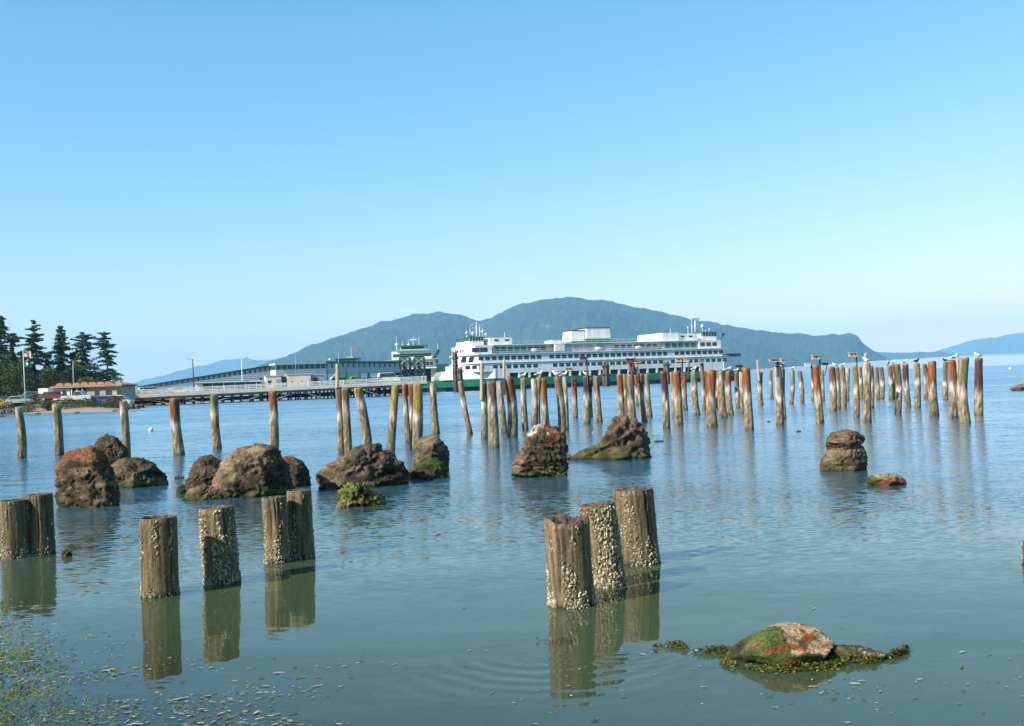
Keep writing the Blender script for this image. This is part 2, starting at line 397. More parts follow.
def volbox(name, label, x0, x1, y0, y1, z0, z1, dens, col, aniso=0.0, poly=None):
    mb = MB()
    if poly: mb.side(poly, y0, y1)
    else: mb.box(x0, x1, y0, y1, z0, z1)
    m, g, p, o = newmat(name+'_air'); g.n.remove(p)
    v = g.new('ShaderNodeVolumePrincipled'); v.inputs['Color'].default_value = (*col, 1); v.inputs['Density'].default_value = dens
    v.inputs['Anisotropy'].default_value = aniso
    g.l(v.outputs[0], o.inputs['Volume'])
    ob = mb.build(name, m); return tag(ob, label, kind='stuff')
volbox('haze', 'thin blue haze over the far shore', -15200, 15200, -500, 15200, -4.5, 660, 1.05e-4, (.38, .72, 1.0))
fa = P(690, 370, 4300).x; fb = P(1120, 370, 4300).x
fz = lambda px, v: max(3, v*4300/F)
poly = [(fa, .5), (fb, .5)]+[(fb-(fb-fa)*t, fz(0, 3+6*math.sin(min(1, (1-t)*1.9)*PI/2)+1.6*noise.noise(Vector((t*7, 1, 1))))) for t in [i/30 for i in range(31)]]
volbox('fog', 'low white fog bank along the foot of the far hills', 0, 0, 3450, 4150, 0, 0, 1.7e-3, (1, 1, 1), 0, poly)
# ---------------------------------------------------------------- old piles
CAPS = {'R': (.33, .11, .04), 'W': (.52, .44, .34), 'Y': (.38, .28, .07), 'G': (.25, .24, .13), 'D': (.075, .05, .038), 'T': (.25, .18, .11), 'P': (.13, .05, .05), 'B': (.20, .12, .07)}
PALE = (.72, .60, .47); TAN = (.26, .19, .11); WET = (.07, .065, .035); BARN = (.39, .32, .20)
def mixc(a, b, t): t = max(0, min(1, t)); return tuple(x*(1-t)+y*t for x, y in zip(a, b))
def pile_mesh(name, axis, r, cap, seed, mat, n=14, rings=34, band=None, below=1.6, topj=.04, oy=0):
    rnd = random.Random(seed); L = axis.length; ax = axis.normalized()
    mb = MB(); u = Vector((1, 0, 0)); u = (u-ax*u.dot(ax)).normalized(); w = ax.cross(u)
    bl = rnd.uniform(.38, .50) if band is None else band
    strong = rnd.uniform(.55, 1.0)
    bow = Vector((rnd.uniform(-1, 1), rnd.uniform(-1, 1), 0))*r*.5
    tt = [-below/L*(1-k/4) for k in range(4)]+[k/rings for k in range(rings+1)]
    for t in tt:
        c = ax*(L*t)+bow*math.sin(max(0, min(1, t))*PI)
        z = L*t
        for k in range(n):
            a = 2*PI*k/n
            d = Vector((math.cos(a), math.sin(a), 0))
            ns = noise.noise(Vector((d.x*1.6+seed, d.y*1.6, z*1.1)))*.10+noise.noise(Vector((d.x*5+seed, d.y*5, z*.7)))*.05
            low = max(0, 1-t/.36)
            ns += low*.10*max(0, noise.noise(Vector((d.x*4, d.y*4+seed, z*7)))+.15)
            rr = r*(1.06-.12*max(0, t)+ns)
            if t > .995: rr *= .9
            off = ax*(topj*noise.noise(Vector((d.x*2, d.y*2, seed)))) if t > .995 else Vector((0, 0, 0))
            mb.v.append(tuple(c+(u*math.cos(a)+w*math.sin(a))*rr+off))
            jit = noise.noise(Vector((d.x*2+seed*3, d.y*2, z*.5)))*.16+noise.noise(Vector((d.x*6, d.y*6, z*4+seed)))*.06
            h = t+jit
            col = mixc(WET, TAN, (h+.02)/.09)
            col = mixc(col, mixc(TAN, BARN, .5+noise.noise(Vector((d.x*7, d.y*7, z*9)))*1.1), min(1, h/.1)*max(0, min(1, (bl-.05-h)/.08+.4)))
            col = mixc(col, PALE, strong*math.exp(-((h-bl-.06)/.09)**2))
            col = mixc(col, cap, (h-bl-.12)/.12)
            top2 = noise.noise(Vector((d.x*3, d.y*3, z*1.5+seed*2)))
            if h > bl+.15: col = mixc(col, mixc((.06, .04, .03), cap, .2), max(0, top2)*1.2)
            if h < bl-.02 and noise.noise(Vector((d.x*5, d.y*5, z*5+seed))) > .1: col = mixc(col, (.10, .075, .04), .6)
            if t > .95: col = mixc(col, (.34, .30, .12), .35)
            mb.c.append(col)
    nr = len(tt)
    mb.f = [(j*n+k, j*n+(k+1) % n, (j+1)*n+(k+1) % n, (j+1)*n+k) for j in range(nr-1) for k in range(n)]
    e = len(mb.v); mb.v.append(tuple(ax*(L-.03)+bow*0)); mb.c.append(mixc(cap, (.1, .07, .05), .5))
    mb.f += [((nr-1)*n+k, (nr-1)*n+(k+1) % n, e) for k in range(n)]
    mb.m = [0]*len(mb.f)
    return mb.mesh(name, mat, True)

PG = 'weathered piles of the vanished pier'
PT = {}          # pile tops for perching things
def pile(key, xt, yt, xb, yb, w, cap, label, band=None, blend=None):
    b = W(xb, yb); t = P(xt, yt, b.y); r = w/F*b.y/2
    c = CAPS[cap]
    if blend: c = mixc(c, CAPS[blend[0]], blend[1])
    o = bpy.data.objects.new('wooden_pile', pile_mesh('wooden_pile', t-b, r, c, len(PT)*1.37+.5, M['pile'], band=band)); o.location = b
    link(o); tag(o, label, 'pile', PG); PT[key] = (t, b, r); return o

# lone row at the left
PL = [
 ('l1', 18.5, 407, 22, 458, 8, 'G', 'lone grey green pile standing off the sandy beach, first of its row', .9),
 ('l2', 56, 404, 59.5, 455, 8.5, 'G', 'lone greenish pile just behind and beside the tallest brown boulder', .9),
 ('l3', 123, 401, 126.5, 457, 8, 'T', 'lone tan pile rising behind the low boulder pair', .8),
 ('l4', 174.5, 398, 179.5, 455, 10, 'R', 'lone stout pile with rusty red upper half off the pier', .45),
 ('l5', 214.5, 394, 217.5, 449, 8.5, 'G', 'lone mossy grey pile between two rusty ones', .6),
 ('l6', 272.5, 391, 274.5, 452, 8.5, 'R', 'lone rusty brown pile rising behind the broad boulder', .5),
 ('a1', 338.5, 387, 341.5, 453, 7, 'T', 'pale tan pile carrying a thin bare pole, beside a darker twin', .5),
 ('a2', 345, 388, 348.5, 454, 7.5, 'B', 'darker brown pile touching the pale pile with a thin pole', .6),
 ('a3', 357.5, 388, 368, 450, 9, 'Y', 'leaning brown pile with yellow crown and split dark side', .7),
 ('a4', 395.5, 385, 390.5, 452, 8, 'Y', 'pile with a bright yellow lichen crown leaning the other way', .42),
 ('a5', 404.5, 384, 408.5, 443, 5.5, 'R', 'thin rusty pile half hidden in a tight row of three', .5),
 ('a6', 410.5, 384, 413, 449, 5, 'R', 'slim reddish pile squeezed between two others behind the mossy rock', .5),
 ('a7', 417.5, 384, 417, 453, 10, 'Y', 'thick pile with yellow top rising behind the small mossy rock', .45),
 ('b8', 433, 383, 436.5, 434, 7, 'G', 'grey green pile standing alone in front of the ferry bow', .8),
 ('b9', 460.5, 381, 470, 434, 5.5, 'T', 'thin bleached pile leaning strongly before the ferry bow', .5),
 ('b10', 483, 382, 484.5, 439, 6.5, 'D', 'dark topped pile with a thin bare pole beside the thick tan pile', .5),  # upper part coloured dark for the shadow lying on it
 ('b11', 491, 381, 494.5, 448, 9.5, 'T', 'thick pale tan pile nearest the shore in the ferry bow cluster', .55),
 ('b12', 499, 381, 504.5, 433, 6.5, 'W', 'slim bleached pile behind the thick tan pile', .5),
 ('b13', 508.5, 377, 512.5, 437, 10, 'R', 'thick pile with dark rust top and a thin pole beside it', .45),
 ('c14', 523.5, 378, 525.5, 430, 6, 'G', 'slim grey green pile with one white gull on it', .6),
 ('c15', 534, 379, 533, 440, 6.5, 'W', 'pale pile of a touching pair with a resting gull, greyer one', .6),
 ('c16', 539, 377, 538, 438, 5.5, 'Y', 'yellowish pile of a touching pair with a resting gull on top', .6),
 ('c17', 543.5, 378, 547, 434, 6.5, 'R', 'rusty pile just behind the tall rock with whitened top', .4),
 ('c18', 557, 377, 562, 438, 8, 'T', 'thick tan pile with a gull, rising behind the rock with whitened top', .55),
 ('c19', 564.5, 377, 566.5, 430, 5, 'W', 'thin whitish pile with a small gull beside a thick tan one', .55),
 ('c20', 574, 378, 575.5, 418, 5.5, 'R', 'short reddish pile below a small birdhouse on a pole', .35),
 ('c21', 586.5, 376, 587, 424, 7, 'D', 'dark pile with a white gull on its top', .45),
 ('c22', 590.5, 378, 591, 417, 4.5, 'D', 'narrow dark pile hidden behind the dark gull pile', .45),
 ('c23', 596, 376, 599.5, 422, 6.5, 'T', 'plain tan pile to the near side of the dark gull pile', .5),
 ('d24', 619.5, 374, 621.5, 420, 6.5, 'R', 'rust brown pile rising behind the rock with the mossy tail', .45),
 ('d25', 624.5, 374, 626, 412, 3.8, 'G', 'very thin green pile between rust brown and thick tan piles', .45),
 ('d26', 630, 374, 632.5, 423, 8, 'T', 'thick tan pile with yellowish rim behind the rock peak', .4),
 ('d27', 635.5, 375, 637, 406, 3.5, 'R', 'thin far reddish pile behind the thick tan pile', .4),
 ('d28', 641, 374, 644.5, 422, 6, 'B', 'brown pile on the far side of the rock peak', .5),
 ('d29', 647, 374, 650, 417, 5.5, 'G', 'short yellowish grey pile at the end of its cluster', .5),
 ('d30', 663, 371, 666.5, 428, 7, 'P', 'dark purple brown pile with a yellow rim and pale middle', .42),
 ('e31', 671.5, 372, 674.5, 417, 4.5, 'G', 'narrow pile tucked against the thick rusty pile', .5),
 ('e32', 676.5, 371, 679, 425, 8.5, 'R', 'thick rusty pile with a yellow green rim and pale foot', .45),
 ('e33', 684, 373, 685.5, 410, 5, 'R', 'short far rusty pile under two small birdhouses', .4),
 ('e34', 693.5, 371, 697, 415, 6.5, 'G', 'yellowish pile with a tiny gull, standing apart', .6),
 ('e35', 701.5, 362, 704.5, 410, 4.2, 'T', 'tall thin tan pile higher than its neighbours with a birdhouse', .3),
 ('e36', 704.8, 372, 706, 407, 4, 'R', 'thin rusty pile peeping out beside the brightest orange pile', .4),
 ('e37', 711, 370, 712.5, 427, 10, 'R', 'thickest bright orange pile with a white band in the middle', .42),
 ('e38', 716, 372, 717.5, 408, 4, 'D', 'thin dark pile behind the thick bright orange pile', .4),
 ('e39', 720.5, 371, 723.5, 418, 8, 'G', 'grooved yellow grey pile next to the bright orange pile', .75),
 ('e40', 728.5, 371, 731, 415, 6.2, 'R', 'orange and yellow pile with a large white gull on top', .5),
 ('e41', 736.5, 372, 738.5, 408, 4.8, 'B', 'short brown pile with a small gull and a dark birdhouse above', .4),
 ('e42', 741, 372, 742.5, 413, 4, 'W', 'thin pale pile tight behind the tall rusty one past the ferry stern', .5),
 ('e43', 746, 368, 749.5, 430, 8.5, 'R', 'tall dark rusty pile just past the ferry stern', .45),
 ('f44', 760.5, 372, 761, 405, 5.2, 'R', 'short rusty pile with a tall thin bare pole', .45),
 ('f45', 771, 370, 772, 399, 3.6, 'T', 'thin far pile peeping from behind the whitewashed pile', .5),
 ('f46', 777.5, 366, 780, 425, 7.5, 'W', 'tall pale yellowish pile with two birdhouses above it', .45),
 ('f47', 782.5, 369, 784, 419, 5, 'D', 'dark pile touching the tall pale yellowish pile', .3),
 ('f48', 792.5, 370, 791.5, 404, 4, 'G', 'thin pile standing alone with a tiny gull on top', .4),
 ('f49', 799.5, 371, 802, 403, 4.6, 'T', 'short leaning pile with dark middle standing alone', .5),
 ('f50', 812, 366, 813, 401, 3.2, 'D', 'thin dark pile half hidden behind the vivid orange pile', .4),
 ('f51', 816, 365, 820, 423, 7.5, 'R', 'vivid orange red pile carrying a birdhouse on a pole', .35),
 ('f52', 822.5, 370, 823.5, 401, 3.2, 'G', 'thin green pile just beyond the vivid orange red pile', .4),
 ('f53', 831.5, 367, 833, 411, 7, 'B', 'knobbly rusty brown pile leading a row of three', .45),
 ('f54', 836.8, 367, 838.5, 409, 4.5, 'T', 'middle tan pile of the row of three', .5),
 ('f55', 842, 367, 844, 407, 5.3, 'T', 'tan pile with a white gull ending the row of three', .45),
 ('g56', 848, 368, 847, 401, 4.4, 'W', 'white sided far pile with dark back', .4),
 ('g57', 854.5, 366, 856.5, 417, 6, 'G', 'grey pile with a birdhouse on a tall pole above it', .5),
 ('g58', 860, 367, 861, 399, 4, 'G', 'thin greenish pile between the birdhouse pile and the white pile', .5),
 ('g59', 866.5, 363, 867, 422, 8, 'W', 'tall whitewashed pile with a gull and a dark side', .75),
 ('g60', 871.5, 366, 872, 408, 4, 'D', 'dark pile standing behind the tall whitewashed pile', .5),
 ('g61', 876.5, 367, 878, 400, 4, 'T', 'short far pile of a lone pair, thinner one', .3),
 ('g62', 881, 367, 882, 399, 4.4, 'T', 'short far pile of a lone pair, paler one', .4),
 ('g63', 889.5, 366, 891, 400, 4.2, 'T', 'thin pile with a black cormorant on it', .5),
 ('g64', 893.5, 364, 893, 399, 4.5, 'B', 'brown pile half hidden beside the cormorant pile', .5),
 ('g65', 897, 364, 898, 414, 6, 'B', 'stout brown pile in front of the cormorant pile', .45),
 ('g66', 905.5, 364, 908, 407, 6, 'P', 'dusky brown pile with a gull, standing apart', .4),
 ('g67', 917, 363, 917.5, 408, 6, 'Y', 'pile with ochre crown, dark foot and a dark bird on it', .5),
 ('h68', 924.5, 364, 926, 399, 4.5, 'B', 'thin brown pile tucked behind a rust orange one', .5),
 ('h69', 932, 361, 934.5, 416, 8.5, 'R', 'rust orange pile with white middle and barnacled foot', .4),
 ('h70', 945.5, 362, 945.5, 400, 5, 'T', 'pale pile with a black eroded foot behind others', .4),
 ('h71', 951.5, 360, 953, 418, 8, 'R', 'orange pile with a gull touching the yellow green pile', .4),
 ('h72', 957.5, 362, 957, 414, 3.2, 'D', 'narrow dark pile wedged between orange and yellow green piles', .4),
 ('h73', 964.5, 358, 965.5, 423, 10.2, 'G', 'thickest yellow green pile near the end of the line', .42),
 ('h74', 979, 358, 979, 415, 8, 'P', 'last pile of the line with dark maroon upper half', .30),
]
for (k, xt, yt, xb, yb, w, cap, lab, band) in PL: pile(k, xt, yt, xb, yb, w, cap, lab, band)

# dolphins by the ferry (dark far pile clusters)
def dolphin(px, yt, pxb, yb, w, Y, label, n=3, spread=.35):
    b = P(pxb, yb, Y); b.z = 0; t = P(px, yt, Y); r = w/F*Y/2
    e = empty('pile_dolphin', b); tag(e, label, 'mooring piles', 'dark mooring pile clusters by the ferry berth')
    for k in range(n):
        a = 2*PI*k/n+.5; o0 = Vector((math.cos(a), math.sin(a), 0))*r*.62
        mb = MB(); mb.bar(o0*1.25+Vector((0, 0, -2)), (t-b)+o0*.9-Vector((0, 0, .25*k)), r*.5, r*.44, 10)
        mb.build('pile', M['timber_brown'], e, True)
    zt = (t-b).z
    for f_ in (.8, .45): MB().bar(Vector((0, 0, zt*f_)), Vector((0, 0, zt*f_+.33)), r*1.16, n=12).build('steel_band', M['timber_dark'], e, True)
dolphin(454.5, 351, 456.5, 391, 5.5, 262, 'tall dark mooring piles before the ferry bow, taller cluster')
dolphin(459.5, 367, 461, 390, 5.5, 258, 'shorter dark mooring piles touching the taller cluster at the bow')
dolphin(605.5, 362, 606.5, 386, 7, 268, 'dark grey mooring pile cluster standing alone against the hull')
dolphin(632, 358, 633, 384, 7.5, 270, 'brown mooring pile cluster with birdhouses before the hull')
dolphin(666, 361, 668, 382, 6.5, 272, 'reddish mooring pile cluster above the purple brown pile')

# thin poles, nest boxes, birds
def pole(pxt, pyt, key, label, r=.035, py0=None):
    t, b, rr = PT[key]; top = P(pxt, pyt, b.y)
    base = Vector((max(min(top.x, t.x+rr*.9), t.x-rr*.9), b.y-rr*1.12, t.z-.5)) if py0 is None else (P(pxt, py0, b.y-rr) if py0 > 370 else Vector((top.x, b.y+rr*1.2, t.z-.6)))
    e = MB(); e.bar(Vector((0, 0, 0)), top-base, r*1.15, r, 8)
    o = e.build('thin_pole', M['timber_tan'], loc=base); tag(o, label, 'pole', 'thin poles fixed to the piles'); return o
pole(337.3, 364, 'a1', 'thin bare pole on the pale tan pile of the touching pair', .045, 388)
pole(481.7, 363, 'b10', 'thin bare pole fixed to the dark topped pile before the bow', .05, 400)
pole(504, 360, 'b13', 'thin bare pole beside the thick pile with dark rust top', .045, 395)
pole(757.3, 360, 'f44', 'tall thin bare pole on the short rusty pile', .06)
pole(866, 353, 'g59', 'pinkish bare post standing behind the gull on the white pile', .06, 366)
pole(957, 353.5, 'h72', 'short dark spike between orange and yellow green piles', .05)
def nestbox(px, py, wpx, hpx, polex, key, label, mat='timber_tan'):
    t, b, rr = PT[key]; Y = b.y; k = Y/F
    base = Vector((P(polex, py, Y).x, Y-rr*.9, t.z-.35))
    if abs(base.x-t.x) > rr*.95: base.x = t.x+math.copysign(rr*.95, base.x-t.x)
    c = P(px, py, Y-rr*.9)
    e = empty('birdhouse', base); tag(e, label, 'birdhouse', 'birdhouses on poles above the piles')
    c = c-base; w = wpx*k; h = hpx*k; d = max(.16, w*.45)
    px_ = P(polex, py, Y).x-base.x
    MB().bar((0, 0, 0), (px_, 0, c.z+h*.2), .028, n=8).build('pole', M['timber_brown'], e)
    mb = MB().side([(c.x-w/2, c.z-h/2), (c.x+w/2, c.z-h/2), (c.x+w/2, c.z+h*.35), (c.x-w/2, c.z+h*.35)], -d-.03, -.03)
    body = mb.build('box_body', M[mat], e)
    MB().side([(c.x-w*.56, c.z+h*.36), (c.x+w*.56, c.z+h*.36), (c.x+w*.56, c.z+h*.46), (c.x-w*.56, c.z+h*.6)], -d-.07, .0).build('roof', M[mat], e)
    q = MB()
    for s in ((-.25, .25) if w > .25 else (0,)): q.bar((c.x+s*w, -d-.036, c.z), (c.x+s*w, -d-.029, c.z), .022, n=10)
    q.build('entrance_hole', M['dark'], body)
    return e
nestbox(568.5, 369.5, 6, 3.4, 571.8, 'c20', 'pale birdhouse leaning off its pole above the short reddish pile')
nestbox(583, 358.5, 7, 3, 586.5, 'c21', 'brown birdhouse high over the dark gull pile', 'timber_brown')
nestbox(629.5, 361, 7, 5, 630.8, 'd26', 'brownish birdhouse over the thick tan pile before the hull', 'timber_brown')
nestbox(637.5, 364.5, 5.5, 4.5, 636.8, 'd28', 'tan birdhouse beside the brownish one before the hull')
nestbox(678, 359.8, 6, 4, 681.8, 'e32', 'pale birdhouse of a twin pair before the ferry windows, on the thick rusty pile')
nestbox(686, 360, 6, 4, 689.5, 'e33', 'pale birdhouse of a twin pair before the ferry windows, on the short rusty pile')
nestbox(701, 361.8, 5, 3.2, 701.5, 'e35', 'small birdhouse on the tall thin tan pile')
nestbox(738.6, 366.2, 6.5, 2.2, 740, 'e41', 'dark birdhouse just before the tall dark rusty pile', 'timber_dark')
nestbox(772.5, 360.5, 7.5, 2.6, 776.5, 'f46', 'flat tan birdhouse above the tall pale yellowish pile')
nestbox(781.5, 361.3, 3.5, 5, 781.8, 'f47', 'narrow upright birdhouse above the dark pile of the pale and dark pair')
nestbox(814.8, 357.5, 7.2, 4.4, 818.6, 'f51', 'pale birdhouse high above the vivid orange red pile')
nestbox(807.3, 364.5, 6, 2.2, 811, 'f50', 'flat white birdhouse low before the vivid orange red pile', 'white')
nestbox(824.5, 364, 6, 2.4, 827, 'f52', 'dark birdhouse between the vivid orange red pile and the row of three', 'timber_dark')
nestbox(851.8, 354.8, 7.5, 4.2, 855.5, 'g57', 'highest pale birdhouse on the grey pile beside the white pile')

def gull(px, py, wpx, key, label, face=1, dark=False, tall=False):
    t, b, rr = PT[key]; k = b.y/F; L = max(.27, wpx*k*.8)
    base = t.copy(); q = P(px, py, b.y); base.x = max(t.x-rr*.8, min(t.x+rr*.8, q.x)); base.z = t.z-.01
    e = empty('cormorant' if tall else 'gull', base, 0 if face > 0 else PI)
    tag(e, label, 'cormorant' if tall else 'gull', 'birds perched on the piles')
    mw = M['bird_black'] if dark else M['gull_white']; mg = M['bird_black'] if dark else M['gull_grey']
    n = 10
    if tall: st = [(-.5, .10, .02), (-.36, .22, .07), (-.2, .42, .13), (-.02, .72, .15), (.06, .95, .10), (.08, 1.18, .055), (.12, 1.34, .06), (.2, 1.4, .055), (.27, 1.4, .02)]
    else: st = [(-.58, .33, .015), (-.45, .34, .07), (-.28, .36, .16), (-.05, .38, .215), (.14, .42, .20), (.26, .52, .14), (.31, .62, .115), (.36, .70, .12), (.43, .70, .09), (.47, .69, .02)]
    vs = []; fs = []
    for i, (x, z, r) in enumerate(st):
        a = st[max(0, i-1)]; c = st[min(len(st)-1, i+1)]; d = Vector((c[0]-a[0], 0, c[1]-a[1])).normalized(); up = Vector((-d.z, 0, d.x))
        for j in range(n):
            th = 2*PI*j/n; v = Vector((x, 0, z))+up*math.sin(th)*r+Vector((0, 1, 0))*math.cos(th)*r*.9; vs.append(v*L)
    for i in range(len(st)-1):
        for j in range(n): fs.append((i*n+j, i*n+(j+1) % n, (i+1)*n+(j+1) % n, (i+1)*n+j))
    fs += [tuple(range(n-1, -1, -1)), tuple(range(len(vs)-n, len(vs)))]
    mb = MB().add(vs, fs)
    for s in (-.05, .05): mb.bar(Vector((.0, s, 0))*L, Vector((.02, s, .26))*L, .012*L+.004, n=5)
    mb.build('body', mw, e, True)
    hx, hz = (.27, 1.4) if tall else (.48, .65)
    MB().bar(Vector((hx, 0, hz))*L, Vector((hx+.13, 0, hz-.02))*L, .025*L, .006*L, 6).build('beak', M['beak'], e)
    if not tall:
        for s in (-1, 1):
            w = MB().ball((-.17*L, s*.17*L, .40*L), .1*L, 8, 6, sq=(3.0, .42, 1.2)); w.build('wing', mg, e, True)
gull(523, 375, 6, 'c14', 'white gull on the slim grey green pile', 1)
gull(539, 376, 7, 'c16', 'gull resting flat on the touching pair of pale piles', 1)
gull(556.5, 374, 6, 'c18', 'gull on the thick tan pile behind the whitened rock', -1)
gull(564, 375, 5, 'c19', 'small gull on the thin whitish pile', 1)
gull(586, 374, 7, 'c21', 'white gull on the dark pile by the lone mooring cluster', -1)
gull(694, 371, 4, 'e34', 'tiny gull on the yellowish pile standing apart', 1)
gull(728.5, 367, 7, 'e40', 'large white gull on the orange and yellow pile', 1)
gull(736.5, 370, 4, 'e41', 'small gull under the dark birdhouse', 1)
gull(777.5, 365, 5, 'f46', 'gull on the tall pale yellowish pile', -1)
gull(783, 365, 5, 'f47', 'gull on the dark pile of the pale and dark pair', 1)
gull(792.5, 368, 4.5, 'f48', 'tiny gull on the thin lone pile', 1)
gull(835, 365, 4, 'f54', 'small gull on the middle pile of the row of three', -1)
gull(842.5, 363, 6, 'f55', 'white gull ending the row of three piles', 1)
gull(866.5, 361, 6, 'g59', 'gull on the tall whitewashed pile', -1)
gull(893, 361.5, 5, 'g64', 'gull just beside the black cormorant', 1)
gull(904.5, 361.5, 6, 'g66', 'gull on the dusky brown pile', 1)
gull(916.5, 361, 4.5, 'g67', 'dark bird on the pile with ochre crown', 1, True)
gull(954, 357, 5, 'h71', 'gull on the orange pile by the dark spike', 1)
gull(945, 360, 3.5, 'h70', 'small dark bird on the pale pile with a black foot', -1, True)
gull(978, 356, 6, 'h74', 'gull on the last pile of the line', -1)
gull(889, 363, 4.2, 'g63', 'black cormorant standing upright on a thin pile', 1, True, True)

# foreground posts
def post(xt, yt, xb, yb, w, seed, label, barn, hollow=False, jag=0.0, tint=(1, 1, 1), tilt_cap=0):
    b = W(xb, yb); D = b.y; t = P(xt, yt, D); r = w/F*D/2; axis = t-b
    # front face of the post meets the water at the traced line
    b = Vector((P(xb, yb, D+r).x, D+r, 0)); t = P(xt, yt, D+r); axis = t-b; axis = Vector((axis.x, 0, axis.z)); L = axis.length; ax = axis.normalized()
    e = empty('cut_off_post', b); tag(e, label, 'post', 'short cut off posts near the shore')
    n = 96; rings = 70; rnd = random.Random(seed); u = Vector((1, 0, 0)); u = (u-ax*u.dot(ax)).normalized(); w_ = ax.cross(u)
    mb = MB(); zt = [-.9, -.5, -.2, -.08]+[L*k/rings for k in range(rings+1)]
    base_c = [(.20, .15, .08), (.115, .085, .045), (.27, .21, .12)]
    cr_ = [(rnd.uniform(3.3, 6.1), rnd.uniform(.03, .07), rnd.uniform(.05, .12), rnd.uniform(0, .5)) for _ in range(4)]
    def crack(a, z):
        s_ = 0
        for (a0, wd, dp, zl) in cr_:
            dd = abs(((a-a0-.05*math.sin(z*9+a0))+PI) % (2*PI)-PI)
            if z > L*zl: s_ = max(s_, dp*max(0, 1-dd/wd)*min(1, (z-L*zl)/(L*.3)))
        return s_
    def rad(a, z):
        d = Vector((math.cos(a), math.sin(a), 0))
        q = noise.noise(Vector((d.x*1.2+seed, d.y*1.2, z*1.2)))*.05+noise.noise(Vector((d.x*5+seed, d.y*5, z*1.0)))*.025
        g_ = noise.noise(Vector((d.x*13+seed, d.y*13, z*.5)))
        q -= .05*max(0, g_-.3) if g_ > .3 else 0
        q += .012*noise.noise(Vector((d.x*9, d.y*9, z*30+seed)))
        lo = max(0, 1-z/(L*.25)); q += .035*lo*lo
        return r*(1+q-crack(a, z))
    for i, z in enumerate(zt):
        top = z >= L-1e-6
        for k in range(n):
            a = 2*PI*k/n; d = Vector((math.cos(a), math.sin(a), 0))
            rr = rad(a, z); zz = z
            if jag and z > L*.8:
                f = (z-L*.8)/(L*.2); zz = z+f*jag*(noise.noise(Vector((d.x*1.5+seed, d.y*1.5, 2)))*1.6+.25*noise.noise(Vector((d.x*9, d.y*9, 2))))
            if z > L-.02: rr *= .975
            mb.v.append(tuple(ax*zz+(u*math.cos(a)+w_*math.sin(a))*rr))
            m1 = noise.noise(Vector((d.x*2+seed*5, d.y*2, z*2)))+.5*noise.noise(Vector((d.x*8, d.y*8, z*5+seed)))
            c = mixc(base_c[1], base_c[2], m1*.6+.45); c = mixc(c, base_c[0], .4)
            c = mixc((.03, .028, .018), c, (z-.01)/.05)
            c = mixc(c, (.03, .022, .012), min(1, crack(a, z)*14))
            if z > L*.93: c = mixc(c, (.26, .19, .11), .4)
            mb.c.append((c[0]*tint[0], c[1]*tint[1], c[2]*tint[2]))
    nr = len(zt)
    mb.f = [(j*n+k, j*n+(k+1) % n, (j+1)*n+(k+1) % n, (j+1)*n+k) for j in range(nr-1) for k in range(n)]
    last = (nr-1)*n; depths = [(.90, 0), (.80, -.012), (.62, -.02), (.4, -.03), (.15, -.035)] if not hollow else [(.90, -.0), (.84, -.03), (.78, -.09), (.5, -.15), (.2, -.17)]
    for fr_, dz in depths:
        s0 = len(mb.v)
        for k in range(n):
            v = Vector(mb.v[(nr-1)*n+k]); cen = ax*L
            p = cen+(v-cen)*fr_; p = Vector((p.x, p.y, (v.z if fr_ > .85 else L*ax.z+(v.z-L*ax.z)*fr_)+dz+.008*noise.noise(p*30)))
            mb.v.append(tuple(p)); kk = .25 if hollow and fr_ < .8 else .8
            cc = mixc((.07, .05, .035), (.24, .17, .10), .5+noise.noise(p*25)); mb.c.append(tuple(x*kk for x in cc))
        for k in range(n): mb.f.append((last+k, last+(k+1) % n, s0+(k+1) % n, s0+k))
        last = s0
    mb.f.append(tuple(last+k for k in range(n))); mb.m = [0]*len(mb.f)
    mb.build('timber', M['post'], e, True)
    # barnacles: small open cones gathered in patches
    bb = MB(); made = 0; tries = 0
    while made < barn and tries < barn*40:
        tries += 1
        a = rnd.uniform(0, 2*PI); z = L*rnd.random()**1.25*.97
        d = Vector((math.cos(a), math.sin(a), 0))
        if math.sin(a) > .45: continue                         # the far side faces away
        q = noise.noise(Vector((d.x*2.1+seed*2, d.y*2.1, z*2.6)))+.45*noise.noise(Vector((d.x*6+seed, d.y*6, z*7)))
        if q < .02+.38*(z/L)-.30*(barn > 900)-.25*max(0, 1-z/(L*.18)): continue
        rr = rad(a, z); c = ax*z+(u*math.cos(a)+w_*math.sin(a))*(rr-.002)
        out = (u*math.cos(a)+w_*math.sin(a)); t1 = ax.cross(out); s = rnd.uniform(.004, .0105)*(1.2 if barn > 900 else 1)
        hh = s*rnd.uniform(.8, 1.5); ti = (t1*rnd.uniform(-.5, .5)+ax*rnd.uniform(-.5, .5))
        el = rnd.uniform(1, 1.7); m = 6; vs = []; cols = []
        sh = rnd.choice([(.60, .52, .34), (.46, .39, .24), (.32, .26, .15), (.66, .60, .45), (.22, .18, .10)])
        for fr2, hf in ((1, 0), (.62, .8), (.36, 1.0)):
            for k in range(m):
                th = 2*PI*k/m+fr2
                vs.append(c+out*hh*hf+(t1*math.cos(th)+ax*math.sin(th)*el)*s*fr2*rnd.uniform(.8, 1.15)+ti*hh*hf*.5); cols.append(sh if fr2 > .4 else tuple(x*.8 for x in sh))
        vs.append(c+out*hh*.45); cols.append((.06, .05, .04))
        fs = [(j*m+k, j*m+(k+1) % m, (j+1)*m+(k+1) % m, (j+1)*m+k) for j in range(2) for k in range(m)]+[(2*m+k, 2*m+(k+1) % m, 3*m) for k in range(m)]
        bb.add(vs, fs, cols); made += 1
    if made: tag(bb.build('barnacles', M['shell'], e), kind='stuff')
    return e, b, r, L, ax
